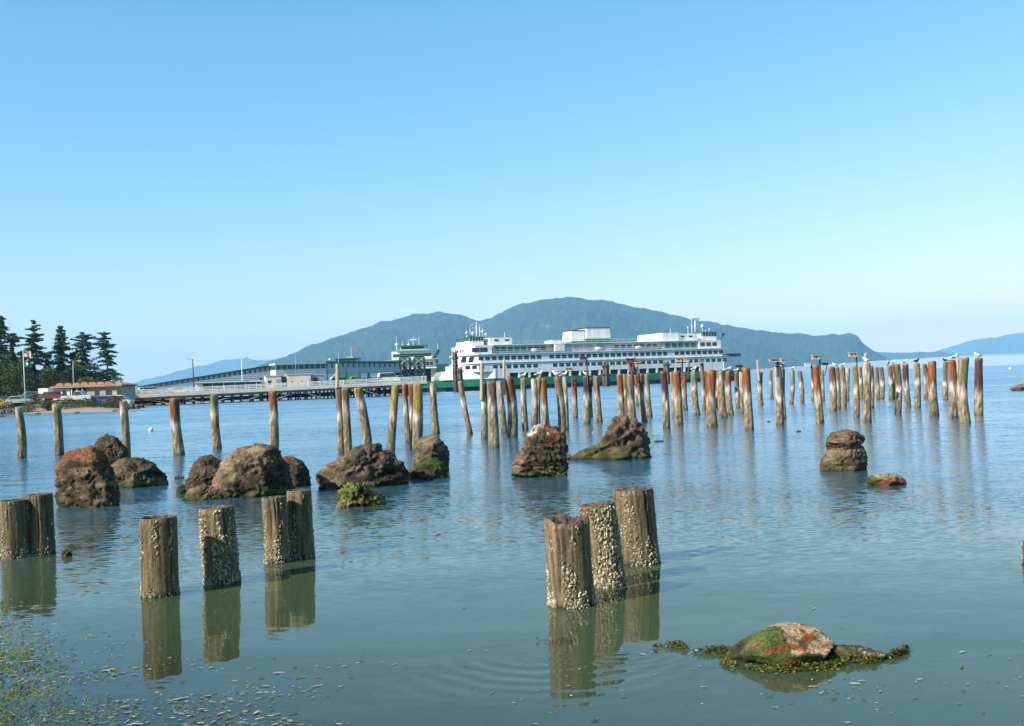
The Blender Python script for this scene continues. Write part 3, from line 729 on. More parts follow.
post(13.5, 500, 15.5, 559, 27, 1, 'short post with a barnacled foot, half of the pair by the frame edge', 420, tint=(.85, .85, .8))
post(39, 494, 41.5, 556, 26, 2, 'short smooth topped post of the edge pair, slightly taller one', 260, tint=(.85, .85, .8))
post(158, 517, 160.5, 598, 37, 3, 'smooth brown cut off post with a hollow top and few barnacles', 330, hollow=True, tint=(.95, .95, .9))
post(216.5, 507, 222, 585, 34, 4, 'cut off post thickly speckled with barnacles beside the smooth hollow one', 1150)
post(273.5, 497, 277.5, 564, 25, 5, 'thin plain post of the pair below the broad boulder, shorter one', 330)
post(299, 490, 301.5, 559, 25, 6, 'taller barnacled post of the pair below the broad boulder', 520)
e7 = post(567, 520, 572, 609, 46, 7, 'nearest cut off post of the trio, split top with dark rot', 620, jag=.045)
post(596.5, 504, 606.5, 588, 37, 8, 'leaning middle post of the trio, crusted all over with barnacles', 1900)
post(632.5, 489, 638.5, 566, 42, 9, 'tallest post of the trio with a grooved flat top', 640)
# broken splinters and rot on the nearest post
e, b, r, L, ax = e7
mb = MB()
for k in range(26):
    a = 2.2+k*.07; c0 = Vector((math.cos(a)*r*.75, math.sin(-a)*r*.75, L-.02)); mb.ball(c0+Vector((random.uniform(-.02, .02), random.uniform(-.02, .02), random.uniform(0, .035))), random.uniform(.008, .02), 6, 4)
mb.build('rotted_wood', M['timber_dark'], e)
mb = MB()
for k in range(7):
    x = .015+k*.011; mb.bar((x, -r*.75, L-.03), (x+random.uniform(-.005, .005), -r*.72, L+random.uniform(.02, .055)), .011, .004, 5)
mb.build('splinter', M['timber_brown'], e)
post(1031, 543, 1031, 566, 16, 11, 'stub of a small post cut by the frame edge', 60)
# ---------------------------------------------------------------- rocks
import bmesh
_bm = bmesh.new(); bmesh.ops.create_icosphere(_bm, subdivisions=6, radius=1); _bm.verts.ensure_lookup_table()
ICOV = [v.co.copy() for v in _bm.verts]; ICOF = [tuple(x.index for x in f.verts) for f in _bm.faces]; _bm.free()
BRN = (.17, .12, .06); DRK = (.06, .045, .03); TANR = (.33, .25, .135); RUST = (.36, .14, .06); MOSS = (.07, .12, .018); MUS = (.16, .15, .05); PINK = (.36, .245, .155); GUANO = (.75, .73, .68)
def cyc(poly, ang, c):
    # distance from c to the outline along ang
    dx, dz = math.cos(ang), math.sin(ang); best = 0
    n = len(poly)
    for i in range(n):
        ax_, az = poly[i][0]-c[0], poly[i][1]-c[1]; bx, bz = poly[(i+1) % n][0]-c[0], poly[(i+1) % n][1]-c[1]
        ex, ez = bx-ax_, bz-az; den = dx*ez-dz*ex
        if abs(den) < 1e-9: continue
        t = (ax_*ez-az*ex)/den; s = (ax_*dz-az*dx)/den
        if t > 0 and -1e-6 <= s <= 1+1e-6: best = max(best, t)
    return best
def rock_mesh(outline, yfront, seed, colf, thick=.8, amp=.10, strata=.5, dip=.35, blocky=.62, cz=None, Y0=None, name='boulder', mat='rock', smooth=True, fine=1.0, nface=13):
    xs = [p[0] for p in outline]; xm = (min(xs)+max(xs))/2
    base = W(xm, yfront) if Y0 is None else Vector((P(xm, yfront, Y0).x, Y0, 0))
    width = (max(xs)-min(xs))/F*base.y; dep = width*thick; Yc = base.y+dep*.42
    pts = [P(px, py, Yc) for px, py in outline]
    zt = max(p.z for p in pts); lowz = min(p.z for p in pts)
    org = Vector((P(xm, yfront, Yc).x, Yc, 0))
    poly = [(p.x-org.x, p.z if p.z > .06*zt or lowz > .3*zt else p.z-.35*zt-.15) for p in pts]
    prn = random.Random(seed*17+3); planes = []
    for _ in range(nface):
        v_ = Vector((prn.uniform(-1, 1), prn.uniform(-1.0, -.15) if prn.random() < .75 else prn.uniform(.2, 1), prn.uniform(-.45, .9))).normalized(); planes.append((v_, prn.uniform(.66, .92)))
    c = (0 if cz is None else cz[0]*width, (zt*.35 if cz is None else zt*cz[1]))
    tab = [cyc(poly, 2*PI*k/360, c) for k in range(360)]
    tab = [(tab[k-2]+tab[k-1]*2+tab[k]*3+tab[(k+1) % 360]*2+tab[(k+2) % 360])/9 for k in range(360)]
    mb = MB(); sz = max(width, zt)*.5
    sd_ = Vector((seed*3.1, seed*1.7, seed*.9))
    for d in ICOV:
        rho = math.sqrt(d.x*d.x+d.z*d.z); ang = math.degrees(math.atan2(d.z, d.x)) % 360
        i = int(ang); f = ang-i; r = tab[i % 360]*(1-f)+tab[(i+1) % 360]*f
        s = rho**blocky
        yy = abs(d.y)**.8*(1 if d.y > 0 else -1)
        h0 = c[1]+r*s*d.z/max(rho, 1e-4)
        p = Vector((c[0]+r*s*d.x/max(rho, 1e-4), yy*dep*.5, h0))
        cc_ = Vector((c[0], 0, c[1])); rel = p-cc_; e_ = Vector((rel.x/(width*.5), rel.y/(dep*.5), rel.z/max(zt-c[1], .05)))
        ff = 1.0
        for v_, h_ in planes:
            q_ = e_.dot(v_)
            if q_ > h_: ff = min(ff, h_/q_)
        sil = 1-abs(d.y)**.5                       # outline verts keep their place
        ff = ff+(1-ff)*max(0, sil)**2*.9
        p = cc_+rel*ff
        q = p/sz
        n1 = noise.fractal(q*1.3+sd_, .9, 2.1, 5)
        n2 = noise.ridged_multi_fractal(q*2.2+sd_, .9, 2.2, 5, 1.0, 2.0)-1.0
        lay = (q.z+q.x*dip+.25*noise.noise(q*1.4+sd_))*5.0*strata*2
        l1 = noise.noise(Vector((q.x*.8, q.y*.8, lay))+sd_)
        n3 = noise.fractal(q*9+sd_, .8, 2.1, 3)
        edge = .6+.4*(1-rho**6)                         # keep the traced outline crisp
        n4 = noise.ridged_multi_fractal(q*5.5+sd_, .85, 2.2, 4, 1.0, 2.0)-1.0
        disp = amp*sz*(n1*.9*edge+n2*.40*edge+l1*1.1*min(1, strata*1.6)*(.45+.55*edge)+n3*.58*fine-n4*.16*fine)
        nd = Vector((d.x, d.y*1.1, d.z)).normalized()
        p = p+nd*disp
        mb.v.append(tuple(p)); mb.c.append(colf(p.x/(width/2), p.z/zt, q+sd_, l1, n1, n2+1))
    mb.f = ICOF; mb.m = [0]*len(ICOF)
    return mb.mesh(name, M[mat], smooth), org
RG = 'brown boulders lying in the shallows'
def rock(outline, yf, seed, label, colf, **k):
    me, org = rock_mesh(outline, yf, seed, colf, **k)
    o = bpy.data.objects.new('boulder', me); o.location = org; link(o); tag(o, label, 'boulder', RG); return o, org
def nz(q, s, o=0): return noise.noise(q*s+Vector((o, o, o)))
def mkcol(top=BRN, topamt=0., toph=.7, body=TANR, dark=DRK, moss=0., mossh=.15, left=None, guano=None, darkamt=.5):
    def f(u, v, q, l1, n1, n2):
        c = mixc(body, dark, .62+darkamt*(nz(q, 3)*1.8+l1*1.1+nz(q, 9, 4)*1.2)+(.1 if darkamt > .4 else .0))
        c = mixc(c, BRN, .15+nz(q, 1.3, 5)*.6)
        if abs(noise.noise(Vector((q.x*1.6, q.y*1.6, q.z*5+q.x*1.2)))) < .045: c = mixc(c, DRK, .75)  # dark lines painted in for the shade of cracks the mesh lacks
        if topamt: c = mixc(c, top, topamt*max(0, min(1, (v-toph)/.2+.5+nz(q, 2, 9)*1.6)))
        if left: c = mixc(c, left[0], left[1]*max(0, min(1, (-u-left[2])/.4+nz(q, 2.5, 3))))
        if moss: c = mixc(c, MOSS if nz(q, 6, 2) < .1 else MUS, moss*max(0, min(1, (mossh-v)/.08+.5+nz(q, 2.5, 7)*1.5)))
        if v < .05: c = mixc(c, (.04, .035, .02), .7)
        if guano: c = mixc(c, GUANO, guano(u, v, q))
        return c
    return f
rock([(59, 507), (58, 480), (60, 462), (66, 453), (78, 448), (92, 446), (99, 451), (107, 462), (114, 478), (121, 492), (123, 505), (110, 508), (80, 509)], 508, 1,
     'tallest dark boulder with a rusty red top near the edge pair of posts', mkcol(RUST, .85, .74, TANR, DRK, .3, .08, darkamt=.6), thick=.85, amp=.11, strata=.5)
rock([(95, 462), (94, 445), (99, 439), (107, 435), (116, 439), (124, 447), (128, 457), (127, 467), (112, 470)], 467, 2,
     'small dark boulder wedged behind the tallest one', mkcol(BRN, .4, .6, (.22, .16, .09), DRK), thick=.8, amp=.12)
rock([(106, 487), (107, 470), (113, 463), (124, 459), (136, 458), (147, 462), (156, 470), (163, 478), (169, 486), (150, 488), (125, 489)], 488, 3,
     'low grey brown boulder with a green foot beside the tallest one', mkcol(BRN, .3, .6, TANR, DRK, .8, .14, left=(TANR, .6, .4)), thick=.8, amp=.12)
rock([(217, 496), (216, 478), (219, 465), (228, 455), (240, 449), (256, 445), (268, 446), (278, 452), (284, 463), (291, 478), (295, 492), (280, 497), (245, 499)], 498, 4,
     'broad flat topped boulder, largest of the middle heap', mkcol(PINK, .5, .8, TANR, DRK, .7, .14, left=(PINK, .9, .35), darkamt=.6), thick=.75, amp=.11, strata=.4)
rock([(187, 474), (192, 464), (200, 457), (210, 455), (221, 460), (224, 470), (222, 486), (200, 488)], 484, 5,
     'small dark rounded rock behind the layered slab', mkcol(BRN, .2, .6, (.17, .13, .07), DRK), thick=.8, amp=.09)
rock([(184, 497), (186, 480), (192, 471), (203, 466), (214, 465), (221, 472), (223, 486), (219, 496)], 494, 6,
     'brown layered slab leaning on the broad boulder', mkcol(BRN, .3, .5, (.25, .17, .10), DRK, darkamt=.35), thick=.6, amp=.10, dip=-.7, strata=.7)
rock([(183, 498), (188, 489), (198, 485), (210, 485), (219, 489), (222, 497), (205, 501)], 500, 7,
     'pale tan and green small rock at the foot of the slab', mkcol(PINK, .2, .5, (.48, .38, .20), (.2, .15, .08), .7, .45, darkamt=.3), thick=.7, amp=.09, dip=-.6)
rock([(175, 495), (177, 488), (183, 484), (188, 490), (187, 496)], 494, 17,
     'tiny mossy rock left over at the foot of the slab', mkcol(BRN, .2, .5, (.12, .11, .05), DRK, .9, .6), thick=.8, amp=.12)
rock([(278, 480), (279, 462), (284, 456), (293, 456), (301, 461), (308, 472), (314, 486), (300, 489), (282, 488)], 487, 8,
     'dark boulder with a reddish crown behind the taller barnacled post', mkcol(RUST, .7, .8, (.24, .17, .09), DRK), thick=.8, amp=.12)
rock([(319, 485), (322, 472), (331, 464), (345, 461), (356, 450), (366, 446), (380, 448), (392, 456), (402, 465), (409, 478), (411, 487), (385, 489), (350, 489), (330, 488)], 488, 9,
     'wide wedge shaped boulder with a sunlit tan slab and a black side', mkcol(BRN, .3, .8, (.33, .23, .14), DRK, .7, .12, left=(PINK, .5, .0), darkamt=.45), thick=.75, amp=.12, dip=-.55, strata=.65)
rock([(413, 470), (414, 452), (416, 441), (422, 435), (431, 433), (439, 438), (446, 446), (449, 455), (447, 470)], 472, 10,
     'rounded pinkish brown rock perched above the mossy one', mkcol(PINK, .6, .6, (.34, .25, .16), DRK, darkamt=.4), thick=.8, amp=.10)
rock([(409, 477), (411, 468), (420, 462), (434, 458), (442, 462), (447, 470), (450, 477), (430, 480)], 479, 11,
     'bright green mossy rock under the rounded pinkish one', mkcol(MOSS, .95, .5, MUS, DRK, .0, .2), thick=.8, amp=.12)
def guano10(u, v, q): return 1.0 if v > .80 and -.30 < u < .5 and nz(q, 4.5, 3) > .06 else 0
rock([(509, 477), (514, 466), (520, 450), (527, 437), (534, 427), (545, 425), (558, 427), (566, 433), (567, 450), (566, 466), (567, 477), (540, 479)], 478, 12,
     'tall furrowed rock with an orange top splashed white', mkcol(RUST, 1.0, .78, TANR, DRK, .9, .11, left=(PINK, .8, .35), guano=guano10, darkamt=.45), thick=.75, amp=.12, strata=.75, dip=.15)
def c13(u, v, q, l1, n1, n2):
    c = mixc((.24, .17, .10), DRK, .45+l1*1.0+nz(q, 3)*.8); c = mixc(c, (.30, .16, .10), max(0, min(1, (v-.6)/.2))*.7)
    c = mixc(c, MUS, max(0, min(1, (.35-v)/.2+nz(q, 2)*1.2))*.5); c = mixc(c, (.07, .085, .03), max(0, min(1, (-u-.35)/.15))*.6*(1 if nz(q, 5) < .15 else .2))
    return mixc(c, (.04, .035, .02), .7) if v < .05 else c
rock([(567, 460), (573, 455), (580, 450), (590, 448), (598, 446), (604, 438), (610, 426), (618, 417), (627, 415), (637, 418), (645, 428), (648, 442), (651, 459), (620, 461), (590, 461)], 460, 13,
     'humped boulder with a long mossy tail before the dense piles', c13, thick=.6, amp=.11, strata=.8, dip=-.6, cz=(.12, .3))
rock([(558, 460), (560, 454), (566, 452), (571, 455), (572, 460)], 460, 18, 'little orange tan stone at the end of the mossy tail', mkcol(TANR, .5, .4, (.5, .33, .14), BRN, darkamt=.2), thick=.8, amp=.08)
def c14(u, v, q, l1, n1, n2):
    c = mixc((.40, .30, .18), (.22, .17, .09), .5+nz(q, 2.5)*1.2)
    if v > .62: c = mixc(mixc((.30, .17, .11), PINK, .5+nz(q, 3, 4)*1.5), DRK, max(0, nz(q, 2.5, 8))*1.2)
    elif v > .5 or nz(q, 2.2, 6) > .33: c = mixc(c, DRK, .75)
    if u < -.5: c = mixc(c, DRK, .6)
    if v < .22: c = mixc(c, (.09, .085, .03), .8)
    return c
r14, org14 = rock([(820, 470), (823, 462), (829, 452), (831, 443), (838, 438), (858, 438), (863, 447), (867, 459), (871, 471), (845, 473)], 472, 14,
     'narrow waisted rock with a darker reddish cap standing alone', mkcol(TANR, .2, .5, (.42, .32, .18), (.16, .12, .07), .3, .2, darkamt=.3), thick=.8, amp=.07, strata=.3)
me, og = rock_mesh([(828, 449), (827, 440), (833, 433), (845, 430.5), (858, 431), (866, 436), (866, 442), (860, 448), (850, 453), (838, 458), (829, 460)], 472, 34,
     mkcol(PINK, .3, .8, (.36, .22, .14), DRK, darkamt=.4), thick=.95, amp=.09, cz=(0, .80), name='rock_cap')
c14o = bpy.data.objects.new('rock_cap', me); c14o.location = og-org14; link(c14o, r14)
def c15(u, v, q, l1, n1, n2):
    c = mixc((.40, .13, .045), (.26, .09, .035), .5+nz(q, 3))
    if v > .55+nz(q, 3, 5)*.3: c = mixc((.55, .50, .36), (.2, .17, .1), .4+nz(q, 5)*1.2)
    if u < -.55: c = mixc(c, MOSS, .8)
    return c
rock([(866, 483), (869, 477), (878, 474), (890, 473), (900, 475), (906, 480), (905, 485), (885, 487)], 486, 15, 'flat low rock, orange below and whitish above', c15, thick=.8, amp=.08)
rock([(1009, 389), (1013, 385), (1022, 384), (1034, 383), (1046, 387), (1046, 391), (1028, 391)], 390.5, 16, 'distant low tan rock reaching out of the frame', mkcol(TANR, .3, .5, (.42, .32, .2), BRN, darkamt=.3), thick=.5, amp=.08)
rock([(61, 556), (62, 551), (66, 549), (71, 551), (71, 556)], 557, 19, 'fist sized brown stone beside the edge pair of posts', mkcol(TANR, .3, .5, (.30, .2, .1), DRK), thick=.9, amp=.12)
# weed grown low rock in front of the wedge boulder
def c20(u, v, q, l1, n1, n2):
    c = mixc((.10, .13, .03), (.28, .29, .07), .5+nz(q, 5)*1.5); c = mixc(c, (.03, .03, .015), max(0, nz(q, 3.2, 4)*2.4)); return mixc(c, (.3, .16, .06), .6) if v < .25 and nz(q, 3) > 0 else c
rock([(337, 505), (340, 492), (346, 484), (356, 482), (364, 488), (372, 493), (382, 497), (386, 504), (370, 508), (350, 508)], 507, 20, 'lumpy low rock hung with bright green weed before the wedge boulder', c20, thick=.7, amp=.14, strata=.1, mat='weedrock', fine=2)

# nearest rock with its trailing weed
def cfront(u, v, q, l1, n1, n2):
    c = mixc(MUS, (.36, .32, .14), .5+nz(q, 3)*1.2)
    c = mixc(c, (.11, .185, .022), max(0, min(1, .6+nz(q, 2.2, 3)*1.8)))
    s = nz(q, 1.5, 6)+nz(q, 7, 2)*.35
    if v > .42+.15*s-.12*u: c = mixc((.85, .57, .30), (.60, .41, .21), .5+nz(q, 4)*1.4) if u > -.12+.2*s else mixc((.30, .18, .09), (.10, .20, .03), .45+s)
    band = (v-.62) - .42*(u-.05)
    if -.10+.16*s < band < .07+.16*s and -.45 < u < .5: c = mixc((.44, .155, .05), (.32, .13, .05), .5+nz(q, 4))
    if -.55 < u < -.25 and v > .68+.1*s: c = mixc(c, (.11, .19, .03), .8)
    if v > .5 and u > .25 and nz(q, 7, 9) > .32: c = (.42, .12, .035)
    if v < .38+.15*s: c = mixc((.05, .09, .012), (.12, .13, .03), .5+nz(q, 5)*1.5)
    if v < .3 and -.1 < u < .12 and s > -.1: c = (.45, .13, .03)
    return c
FO, forg = rock([(724, 665), (730, 657), (741, 648), (753, 640), (766, 633), (781, 628), (798, 626.5), (811, 627.5), (822, 631), (830, 639), (837, 648), (845, 659), (841, 666), (820, 668.5), (770, 670.5), (740, 668)], 669, 21,
     'near low rock streaked green, rust and tan, trailing dark weed', cfront, thick=.75, amp=.055, strata=.4, dip=-.8, blocky=.66, nface=9)
def ctail(u, v, q, l1, n1, n2):
    c = mixc((.14, .13, .04), (.30, .27, .11), .5+nz(q, 5)*1.6); c = mixc(c, (.05, .05, .02), max(0, nz(q, 4, 3)*2)); return mixc(c, (.5, .45, .3), .8) if nz(q, 9, 4) > .38 else c
rock([(824, 663), (830, 648), (846, 646), (862, 647), (876, 651), (890, 655), (903, 657.5), (893, 661), (870, 664)], 662, 22,
     'low weedy rock tail tapering away from the near streaked rock', ctail, thick=.45, amp=.10, strata=.4, mat='weedrock', cz=(-.1, .3))
def weedmass(name, label, path, wid, n, mats, seed, h=.03, kind=None, cat='seaweed', leaf=(.008, .028)):
    rnd = random.Random(seed); mb = MB(); pts = [W(px, py) for px, py in path]
    for _ in range(n):
        i = rnd.randrange(len(pts)-1); t = rnd.random(); a, b = pts[i], pts[i+1]; c = a.lerp(b, t)
        g9 = noise.noise(Vector((c.x*5, c.y*5, seed)))+.6*noise.noise(Vector((c.x*14, c.y*14, seed)))
        if kind is None and rnd.random() > .45+1.3*g9: continue
        ww = wid*(.75+1.1*g9); ww = max(ww, wid*.25)
        c += Vector((rnd.gauss(0, ww*.4), rnd.gauss(0, ww*.5), 0)); hh = max(.003, h*(1-min(1, ((c-a.lerp(b, t)).length/ww)**2))*rnd.random()+.004)
        s = rnd.uniform(*leaf); d = Vector((rnd.gauss(0, 1), rnd.gauss(0, 1), rnd.gauss(0, .45))).normalized(); u = d.cross(Vector((rnd.gauss(0, .5), rnd.gauss(0, .5), 1))).normalized()
        p = Vector((c.x, c.y, hh)); q = d*s; r = u*s*rnd.uniform(.12, .4)
        up = Vector((0, 0, s*.35))
        mb.add([p-q, p-r*.9+up, p+q*.9, p+r+up*.2], [(0, 1, 2), (0, 2, 3)], None, rnd.randrange(len(mats)))
    o = mb.build(name, [M[m] for m in mats]); tag(o, label, cat if kind is None else None, kind=kind); return o
weedmass('seaweed', 'dark lumpy seaweed strand trailing towards the trio of posts', [(655, 648), (668, 646), (682, 647), (690, 653), (705, 653), (718, 652), (732, 652)], .034, 1900, ['weed_brown', 'weed'], 3, .04, leaf=(.006, .018))
weedmass('seaweed', 'yellowish brown seaweed trailing on the far side of the near rock', [(850, 662), (868, 663), (882, 661), (893, 657), (910, 651)], .022, 1500, ['weed_brown', 'weed', 'weed'], 4, .045, leaf=(.006, .02))
weedmass('seaweed', 'small clumps of brown weed before the nearest post', [(536, 641), (545, 642), (556, 643), (566, 641), (574, 643)], .012, 150, ['weed_brown'], 5, .022, leaf=(.005, .014))
tag(weedmass('seaweed', 'green weed fringe round the foot of the near rock', [(722, 662), (735, 668), (760, 671.5), (790, 672), (820, 670), (846, 664)], .03, 1800, ['weed', 'weed_green', 'weed_brown'], 6, .04, leaf=(.006, .018)), group=None)
# floating scraps and shallow weed at the near left
def inleft(x, y, rnd):
    # inside the weedy corner of the picture's near left
    a = W(0, 596); b = W(190, 655); c = W(420, 700)
    lim = a.y+(b.y-a.y)*(x-a.x)/(b.x-a.x) if x < b.x else b.y+(c.y-b.y)*(x-b.x)/(c.x-b.x)
    return lim-y
rnd = random.Random(11); fl = MB()
made = 0
while made < 6500:
    x = rnd.uniform(-5.2, 4.5); y = rnd.uniform(4.2, 10.5); d = inleft(x, y, rnd)
    den = (min(1, max(0, d)/1.3)*.9+.05 if d > 0 else .012*math.exp(d*.5))+(.10 if y < 6.6 else 0)*(.6+noise.noise(Vector((x*2, y*2, 0))))
    den *= max(0, .5+1.6*noise.noise(Vector((x*.9, y*2.2, 4))))
    if rnd.random() > den: continue
    s = rnd.uniform(.002, .0075)*(1 if rnd.random() > .07 else 1.8); al = rnd.uniform(1.5, 4.5); th = rnd.gauss(.25, .5); m = 7; vs = []
    for k in range(m):
        a = 2*PI*k/m; r_ = s*rnd.uniform(.6, 1.2); px_, py_ = r_*math.cos(a)*al, r_*math.sin(a)
        vs.append((x+px_*math.cos(th)-py_*math.sin(th), y+px_*math.sin(th)+py_*math.cos(th), .004+rnd.uniform(0, .003)))
    g_ = rnd.random(); fl.add(vs, [tuple(range(m))], None, 0 if g_ < .55 else (1 if g_ < .75 else 2)); made += 1
tag(fl.build('floating_weed_scraps', [M['fleck'], M['weed_green'], M['weed_brown']]), 'pale and green scraps of weed floating on the near water', kind='stuff')
gm = MB(); made = 0
while made < 34000:
    x = rnd.uniform(-4.6, .5); y = rnd.uniform(4.4, 9); d = inleft(x, y, rnd)
    dd = d-(.6+.5*(x+3.0))
    den = min(1, max(0, dd)/1.6)*max(0, .75+.9*noise.noise(Vector((x*2.6, y*5, 8))))
    if rnd.random() > den+.0008*(1 if y < 7 else 0): continue
    z = rnd.uniform(-.014, .007); L_ = rnd.uniform(.012, .045); th = rnd.gauss(.2, .8); dx, dy = math.cos(th)*L_, math.sin(th)*L_; ww = rnd.uniform(.002, .006)
    gm.add([(x-dx, y-dy, z-.012), (x-dy/L_*ww, y+dx/L_*ww, z+.006), (x+dx, y+dy, z-.006), (x+dy/L_*ww, y-dx/L_*ww, z+.003)], [(0, 1, 2, 3)], None, rnd.choice([0, 0, 0, 1, 2])); made += 1
tag(gm.build('eelgrass', [M['weed'], M['weed_green'], M['weed_brown']]), 'matted green eelgrass lying in the near shallows', kind='stuff')
# small floats and driftwood
def buoy(px, py, label, s=.12):
    b = W(px, py); e = MB().ball((0, 0, s*.45), s, 12, 8).build('float', M['white'], None, True, b); tag(e, label, 'buoy', 'small white buoys')
buoy(151, 431, 'tiny white buoy on the water near the lone piles'); buoy(1010, 369.5, 'tiny white buoy far out near the last pile', .5)
def drift(px, py, w, label, mat='timber_dark'):
    b = W(px, py); L_ = w/F*b.y/2
    mb = MB(); 
    for k in range(4): mb.bar((-L_+k*L_/2, .01*k, .0+.01*(k % 2)), (-L_+(k+1)*L_/2, .01*(k+1), .0+.01*((k+1) % 2)), .03+L_*.05*(k < 3), .03+L_*.03, 8)
    mb.bar((-L_*.3, 0, .0), (-L_*.15, .02, .07+L_*.1), .015, .006, 6)
    o = mb.build('driftwood', M[mat], None, True, b); tag(o, label, 'driftwood', 'driftwood afloat')
drift(179, 478.5, 9, 'dark waterlogged stick between the low boulder and the slab'); drift(659, 442, 9, 'dark stick afloat past the humped boulder'); drift(594, 433, 3, 'small pale wood scrap afloat before the humped boulder', 'timber_tan')
drift(769, 422, 2.5, 'tiny dark scrap afloat near the tall dark rusty pile'); drift(799, 432, 4, 'tiny dark stick afloat before the vivid orange red pile')
for i, (px, py) in enumerate([(2, 417), (38, 414.5), (77, 413.5), (115, 411.5)]):
    b = W(px, py); L_ = .32
    mb = MB()
    for k in range(3): mb.bar((k*.22-.2, 0, -.4), (k*.24-.22, 0, .18+.07*(k % 2)), .11, .09, 8)
    tag(mb.build('pile_stump', M['timber_dark'], None, True, b), ['dark rotted stumps at the beach waterline by the frame edge', 'dark stumps at the waterline below the flagpole', 'dark stumps at the waterline between the lone piles', 'dark stumps at the waterline by the third lone pile'][i], 'stumps', 'rotted stumps along the beach')
# ---------------------------------------------------------------- trees
def leafcloud(mb, c, r, n, rnd, size, sq=(1, 1, 1), mi=0):
    for _ in range(n):
        d = Vector((rnd.gauss(0, 1), rnd.gauss(0, 1), rnd.gauss(0, 1))).normalized()*(rnd.random()**.45)
        p = Vector(c)+Vector((d.x*r*sq[0], d.y*r*sq[1], d.z*r*sq[2]))
        a = Vector((rnd.gauss(0, 1), rnd.gauss(0, 1), rnd.gauss(0, .7))).normalized(); b = a.cross(Vector((rnd.gauss(0, 1), rnd.gauss(0, 1), rnd.gauss(0, 1)))).normalized()
        s = size*rnd.uniform(.5, 1.3); mb.add([p-a*s, p+b*s*.55, p+a*s, p-b*s*.55], [(0, 1, 2, 3)], None, mi)
def conifer(px, ytop, Y, wpx, seed, label, base_frac=.15, lean=0, dens=1.0, flat=.5, shape='cone', gap=.0, trunk_show=False, side=0, group='tall conifers behind the beach'):
    rnd = random.Random(seed); t = P(px, ytop, Y); gz = landz(t.x, t.y); b = Vector((t.x-lean, Y, gz)); H = t.z-gz
    e = empty('conifer_tree', b); tag(e, label, 'tree', group)
    R = wpx/F*Y/2*1.25
    tr = MB(); N = 9; pp = [Vector((lean*(i/N)**1.4+.12*math.sin(i*1.3+seed), .1*math.cos(i+seed), H*i/N*.99)) for i in range(N+1)]
    for i in range(N): tr.bar(pp[i], pp[i+1], max(.03, .30*(1-i/N)*H/14), max(.02, .30*(1-(i+1)/N)*H/14), 8)
    cr = MB(); z = H*base_frac; step = H/24
    def tp(z): f = min(N-1e-4, max(0, z/H*N)); i = int(f); return pp[i].lerp(pp[i+1], f-i)
    while z < H*.985:
        f = (z/H-base_frac)/(1-base_frac)
        if shape == 'cone': L = R*(1-f)**.8*1.0+.15
        elif shape == 'round': L = R*(math.sin(min(1, f*1.15+.22)*PI))**.6*1.0+.2 if f < .86 else R*.45*(1-f)/.14+.15
        else: L = R*(.72+.75*noise.noise(Vector((f*4.5, seed*2.3, 0))))*(1-f**4)**.7*(.75+.25*(1-f))+.3
        nb = rnd.randint(4, 6) if L > .5 else 3
        a0 = rnd.uniform(0, 6.28)
        if rnd.random() > gap:
            for k in range(nb):
                a = a0+6.28*k/nb+rnd.gauss(0, .3); l = L*rnd.uniform(.35, 1.25)*(1+side*math.cos(a)*.45)
                p0 = tp(z+rnd.uniform(-.3, .3)); d = Vector((math.cos(a), math.sin(a), 0)); segs = 4; prev = p0
                rise = rnd.uniform(.02, .3) if shape != 'cone' else rnd.uniform(-.15, .15)
                for q in range(1, segs+1):
                    g_ = q/segs; p = p0+d*l*g_+Vector((0, 0, l*(rise*g_-.28*g_*g_*(1 if f < .6 else .2))))
                    tr.bar(prev, p, .05*(1-g_)+.02, .04*(1-g_)+.012, 4); prev = p
                    leafcloud(cr, p, .34+.28*l*(1-g_*.55)*.55, int((16+11*l)*dens), rnd, .155, (1.0, 1.0, flat*.9))
        z += step*rnd.uniform(.45, 1.2)
    leafcloud(cr, tp(H*.97), .25, int(20*dens), rnd, .15, (.7, .7, 1.6))
    tr.build('trunk', M['bark'], e, True); cr.build('crown', M['needles'], e)
    return e
TY = 176
conifer(-20, 318, 182, 60, 1, 'dark broad conifer half outside the frame edge', .05, dens=.9, shape='round')
conifer(1, 314, 178, 30, 2, 'tall conifer cut by the frame edge', .1, dens=1.0, shape='cone')
conifer(12, 333, 172, 30, 3, 'dense dark conifer mass beside the flagpole', .05, dens=1.2, shape='round', flat=.7)
conifer(33, 319, 176, 29, 4, 'tall layered conifer with flat shelving branches behind the flagpole', .22, dens=.95, flat=.35, shape='wild', gap=.12)
conifer(60.5, 325.5, 178, 24, 5, 'narrow pointed conifer, spire shaped, middle of the stand', .15, dens=1.1, flat=.6, shape='cone')
conifer(84, 331, 176, 28, 6, 'windswept conifer with a slanting top between the spire and the last tree', .18, lean=.9, dens=.95, flat=.4, shape='wild', gap=.10)
conifer(105, 331, 176, 22, 7, 'thin open conifer with a bare trunk, last of the stand', .34, lean=-.3, dens=.85, flat=.4, shape='wild', gap=.15, side=-.2)
conifer(74, 352, 180, 20, 8, 'short dense conifer filling the gap behind the roof', .05, dens=1.0, shape='round', flat=.7)
conifer(47, 352, 184, 22, 9, 'short dark conifer between the layered tree and the spire', .05, dens=1.0, shape='round', flat=.7)
conifer(22, 350, 184, 22, 10, 'short dark conifer behind the flags', .03, dens=1.0, shape='round', flat=.7)
